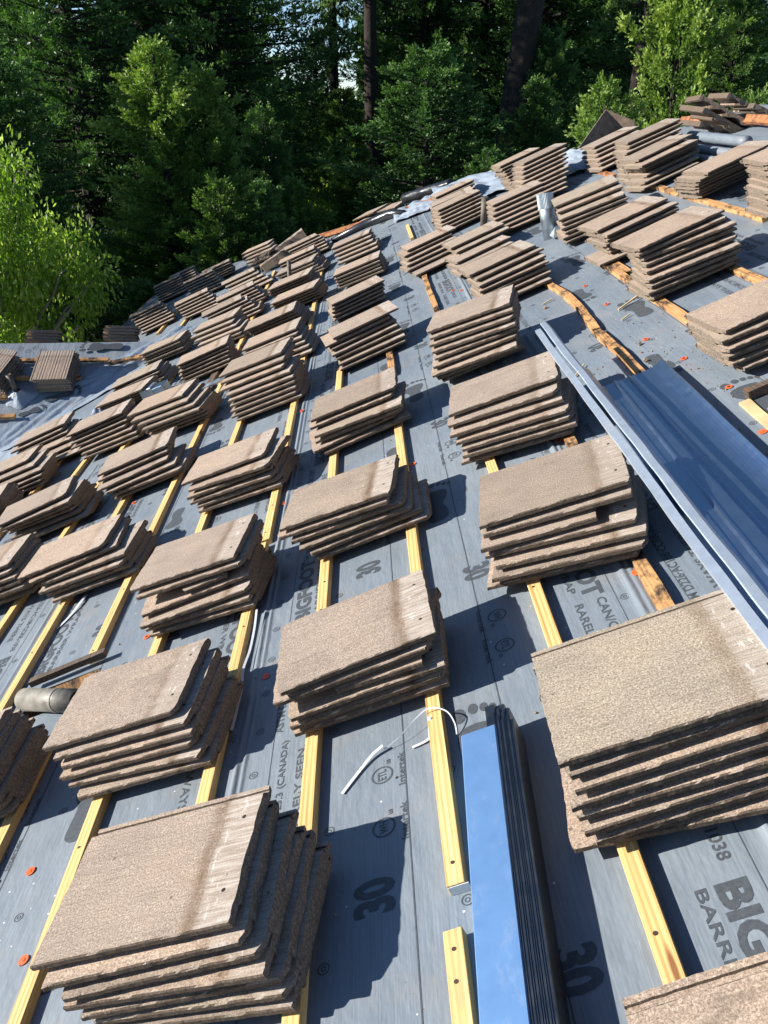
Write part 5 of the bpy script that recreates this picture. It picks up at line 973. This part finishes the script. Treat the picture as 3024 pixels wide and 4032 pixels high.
PR = {
 'sap': mk('sapling', conifer(1, 4.0, 1.05, .02, 120, 26, 11, .072, .0070, .75, .62, .05), MBARK, MCON),
 'mid': mk('mid', conifer(2, 8.0, 2.0, .02, 190, 30, 8, .13, .016, .7, .60, .12), MBARK, MCON),
 'mid2': mk('mid2', conifer(7, 8.0, 2.4, .02, 190, 30, 8, .13, .017, .5, .45, .13), MBARK, MCON),
 'big': mk('big', conifer(3, 15.0, 3.6, .03, 260, 36, 8, .18, .024, .35, .5, .26), MBARK, MCON),
 'big2': mk('big2', conifer(9, 15.0, 4.0, .03, 250, 36, 8, .19, .025, .3, .38, .28), MBARK, MCON),
 'tall': mk('tall', conifer(5, 26.0, 4.2, .30, 150, 26, 7, .30, .038, .05, .5, .42, gap=.12), MBARK, MCON),
 'drift': mk('drift', conifer(11, 26.0, 4.0, .14, 150, 26, 7, .30, .038, .0, .4, .42, gap=.05), MBARK, MCON),
 'leafy': mk('leafy', broadleaf(4, 5.0, 1.75, 46000, .072), MBARKP, MBRD),
 'leafy2': mk('leafy2', broadleaf(14, 5.0, 1.75, 20000, .11), MBARKP, MBRD),
 'shrub': mk('shrub', broadleaf(6, 2.2, 1.3, 9000, .085), MBARKP, MSHR),
}
for k_ in ('sap', 'mid'):
    me_ = PR[k_][1].copy(); me_.materials.clear(); me_.materials.append(MCONB); PR[k_ + 'B'] = (PR[k_][0], me_)
def tree(kind, x, y, top, lbl, rot=0, wid=1.0, grp='trees beyond the roof', z0=None, name=None, cat='tree', tilt=0):
    Hn = {'sapB': 4, 'midB': 8, 'leafy2': 5, 'sap': 4, 'mid': 8, 'mid2': 8, 'big': 15, 'big2': 15, 'tall': 26, 'drift': 26, 'leafy': 5, 'shrub': 2.2}[kind]
    zb = gh(x, y) - .1 if z0 is None else z0; s = (top - zb) / Hn
    nm = name or {'leafy': 'leafy_tree', 'leafy2': 'leafy_tree', 'shrub': 'shrub', 'tall': 'redwood_tree', 'drift': 'redwood_tree'}.get(kind, 'conifer')
    mw = Matrix.Translation((x, y, zb)) @ Matrix.Rotation(tilt, 4, 'Y') @ Matrix.Rotation(rot, 4, 'Z') @ Matrix.Diagonal((s * wid, s * wid, s, 1))
    e = empty(nm, mw); lab(e, lbl, cat, grp)
    a = obj('trunk', PR[kind][0], None, e); c = obj('crown', PR[kind][1], None, e)
    return e
# (kind, X, Y, top above camera, label, rot, width)
T = [
 ('midB', -3.56, 17.0, .85, 'bright green pointed conifer in front of the dark wood, left of centre', 1.0, 1.25),
 ('midB', -2.85, 17.4, .45, 'lower twin tip beside the bright pointed conifer', 2.2, 1.1),
 ('big', -6.4, 22.0, 6.5, 'tall dusky conifer above the leafy tree at the left', 0, 1.15),
 ('big2', -3.8, 25.5, 8.0, 'broad dark conifer behind the bright pointed one', 2, 1.1),
 ('mid2', -1.95, 19.0, -.22, 'slim conifer whose lit tip shows left of the redwood trunk', 3, .85),
 ('mid2', 1.37, 19.6, .85, 'dark rounded conifer right of the straight redwood trunk', 4, 1.35),
 ('midB', 4.60, 14.0, 1.85, 'yellow green sunlit conifer at upper right behind the hip', 5, .80),
 ('sapB', 3.15, 12.2, .12, 'small bright sapling poking up beside the cap shingle', 1, 1.0),
 ('sapB', 5.25, 12.6, -.02, 'tiny bright conifer tip above the ridge heap', 2, .6),
 ('mid2', 4.3, 22.0, 1.29, 'dark conifer between the leaning trunk and the sunlit one', 0.5, 1.0),
 ('sap', 2.45, 18.0, -.94, 'low dark sapling at the foot of the leaning trunk', 2, 1.1),
 ('mid', 3.7, 20.0, .30, 'dark bushy conifer right of the leaning trunk', 3.5, 1.1),
 ('mid', -1.27, 17.0, -1.35, 'low dark conifer over the far stacks', .3, 1.1),
 ('sap', -2.4, 15.6, -1.25, 'left of two small dark saplings over the dappled stacks', .9, 1.2),
 ('sap', -1.75, 15.8, -1.30, 'right of two small dark saplings over the dappled stacks', 1.9, 1.2),
 ('big', 7.72, 20.0, 1.9, 'olive conifer at the right edge of the frame', 1.2, 1.05),
 ('big', 8.9, 26.0, 4.5, 'tall dark conifer filling the upper right corner', 2.2, 1.3),
 ('big2', 5.6, 29.0, 6.5, 'dark conifer behind the sunlit one at the right', 3.2, 1.2),
 ('big2', -9.3, 25.0, 4.2, 'tall dark conifer at the left edge', 4.2, 1.2),
 ('big', -4.6, 31.0, 9.5, 'dark conifer far behind at upper left', 1.7, 1.2),
 ('mid2', -6.6, 17.0, .9, 'dark conifer behind the leafy tree', 2.7, 1.3),
 ('mid2', -.1, 22.0, -1.1, 'low dark conifer left of the straight redwood trunk', 3.7, 1.2),
 ('mid', .9, 17.6, -1.95, 'low dark conifer behind the orange hip board', 4.7, 1.4),
 ('mid2', 2.2, 25.0, 1.1, 'shaded conifer between the two big trunks', .2, 1.2),
 ('big2', 6.9, 33.0, 8.0, 'very dark conifer between the slender trunk and the sunlit one', 4.4, 1.2),
 ('big', 1.6, 36.0, 7.5, 'dark conifer far behind the straight trunk', 1.9, 1.1),
 ('mid2', -.5, 29.0, .2, 'shaded conifer just under the sky gap', 2.9, 1.2),
 ('mid2', 1.6, 21.5, -.5, 'shaded conifer between the two main trunks, lower one', 5.9, 1.2),
 ('big', 2.1, 31.0, 7.6, 'dark conifer filling the gap between the big trunks', .7, 1.0),
 ('mid', 5.9, 17.5, -.15, 'dark conifer below the olive one at right', 2.9, 1.2),
 ('big2', 4.2, 33.0, 8.0, 'dark conifer behind the leaning trunk', 5.1, 1.1),
 ('mid2', -4.9, 15.2, -2.0, 'low dark conifer above the wing ridge', .4, 1.2),
 ('mid', -3.5, 14.0, -2.6, 'small dark conifer above the blue eave', 1.4, 1.3),
 ('big', -1.6, 36.0, 2.0, 'far conifer under the sky gap', 1.4, 1.2),
 ('big', 12.0, 34.0, 7.0, 'distant conifer off the right edge', 2.4, 1.4),
 ('big2', -12.5, 33.0, 6.0, 'distant conifer off the left edge', 3.4, 1.4),
]
for k, x, y, top, lbl, rot, wd in T: tree(k, x, y, H0 + top, lbl, rot, wd)
tree('leafy', -4.85, 11.6, H0 + 1.75, 'bright leafy broadleaf tree at the left edge above the wing', 0.4, .54, 'broadleaf trees')
tree('shrub', -4.9, 13.4, H0 - 2.2, 'leafy shrub low at the left behind the wing ridge', 1, .9, 'broadleaf trees', cat='shrub')
tree('shrub', -3.75, 13.1, H0 - 2.45, 'dark leafy shrub under the leafy tree', 2, .8, 'broadleaf trees', cat='shrub')
tree('leafy2', -.55, 26.5, H0 - .9, 'yellow lit leafy tree far behind the orange hip board', 2.4, 1.1, 'broadleaf trees')
tree('leafy2', -.4, 33.0, H0 + 1.6, 'yellow green leafy tree right under the sky gap', 1.4, .8, 'broadleaf trees')
tree('shrub', .15, 21.5, H0 - 3.4, 'yellow lit shrub seen low beside the redwood trunk', 1.4, 1.3, 'broadleaf trees', cat='shrub')
# big redwoods: trunks show, crowns above
tree('tall', .34, 28.0, H0 + 21, 'straight dark redwood trunk right of the sky gap', .3, .5, 'redwoods')
tree('tall', 3.05, 22.0, H0 + 22, 'thick leaning redwood trunk in the upper middle', 1.3, .75, 'redwoods', tilt=.10)
tree('tall', 6.6, 24.0, H0 + 18, 'slender redwood trunk left of the sunlit conifer', 2.3, .45, 'redwoods', tilt=.06)
tree('drift', -5.3, 24.5, H0 + 17, 'slender trunk showing high behind the bright conifer', 3.3, .5, 'redwoods')
tree('drift', -.9, 34.0, H0 + 24, 'redwood with drooping boughs across the sky gap', 4.3, .35, 'redwoods')
tree('drift', 9.5, 31.0, H0 + 20, 'redwood at upper right behind the olive conifer', 5.3, .5, 'redwoods')
tree('drift', -9.0, 36.0, H0 + 20, 'redwood at the far upper left', .9, .6, 'redwoods')
# shade trees off to the left that throw the wood and the far stacks into shadow
for i, (x, y, t) in enumerate(((-13, 13.6, 1.9), (-16, 19, 2.2), (-11, 16.2, 1.8), (-10.5, 18.6, 2.3))):
    tree('big' if i % 2 else 'big2', x, y, H0 + t, 'shade conifer standing off the left edge, number %s from the house' % ['one', 'two', 'three', 'four', 'five', 'six'][i], i * 1.1, 1.3, 'conifers off the left edge')
# the far wood that reads as one mass
bm = bmesh.new(); lyw = bm.verts.layers.float.new('leaf'); r = random.Random(3)
for i in range(60000):
    x = r.uniform(-60, 60); y = r.uniform(44, 70) ; h = 9 + 5 * noise.noise(Vector((x * .12, y * .1, 2))) + 3 * noise.noise(Vector((x * .5, y * .3, 7)))
    if -5 < x * 40 / y < .2: h *= .52
    z = h * r.random() ** .5; p = Vector((x, y, z)); d = rv(r); leaf(bm, lyw, p, d, d.cross(rv(r)).normalized(), r.uniform(.6, 1.3), r.uniform(.12, .25), r.random() * .6)
lab(obj('far_wood', bm, MCON), 'distant dark wood behind the nearer trees', 'wood', None, 'stuff')
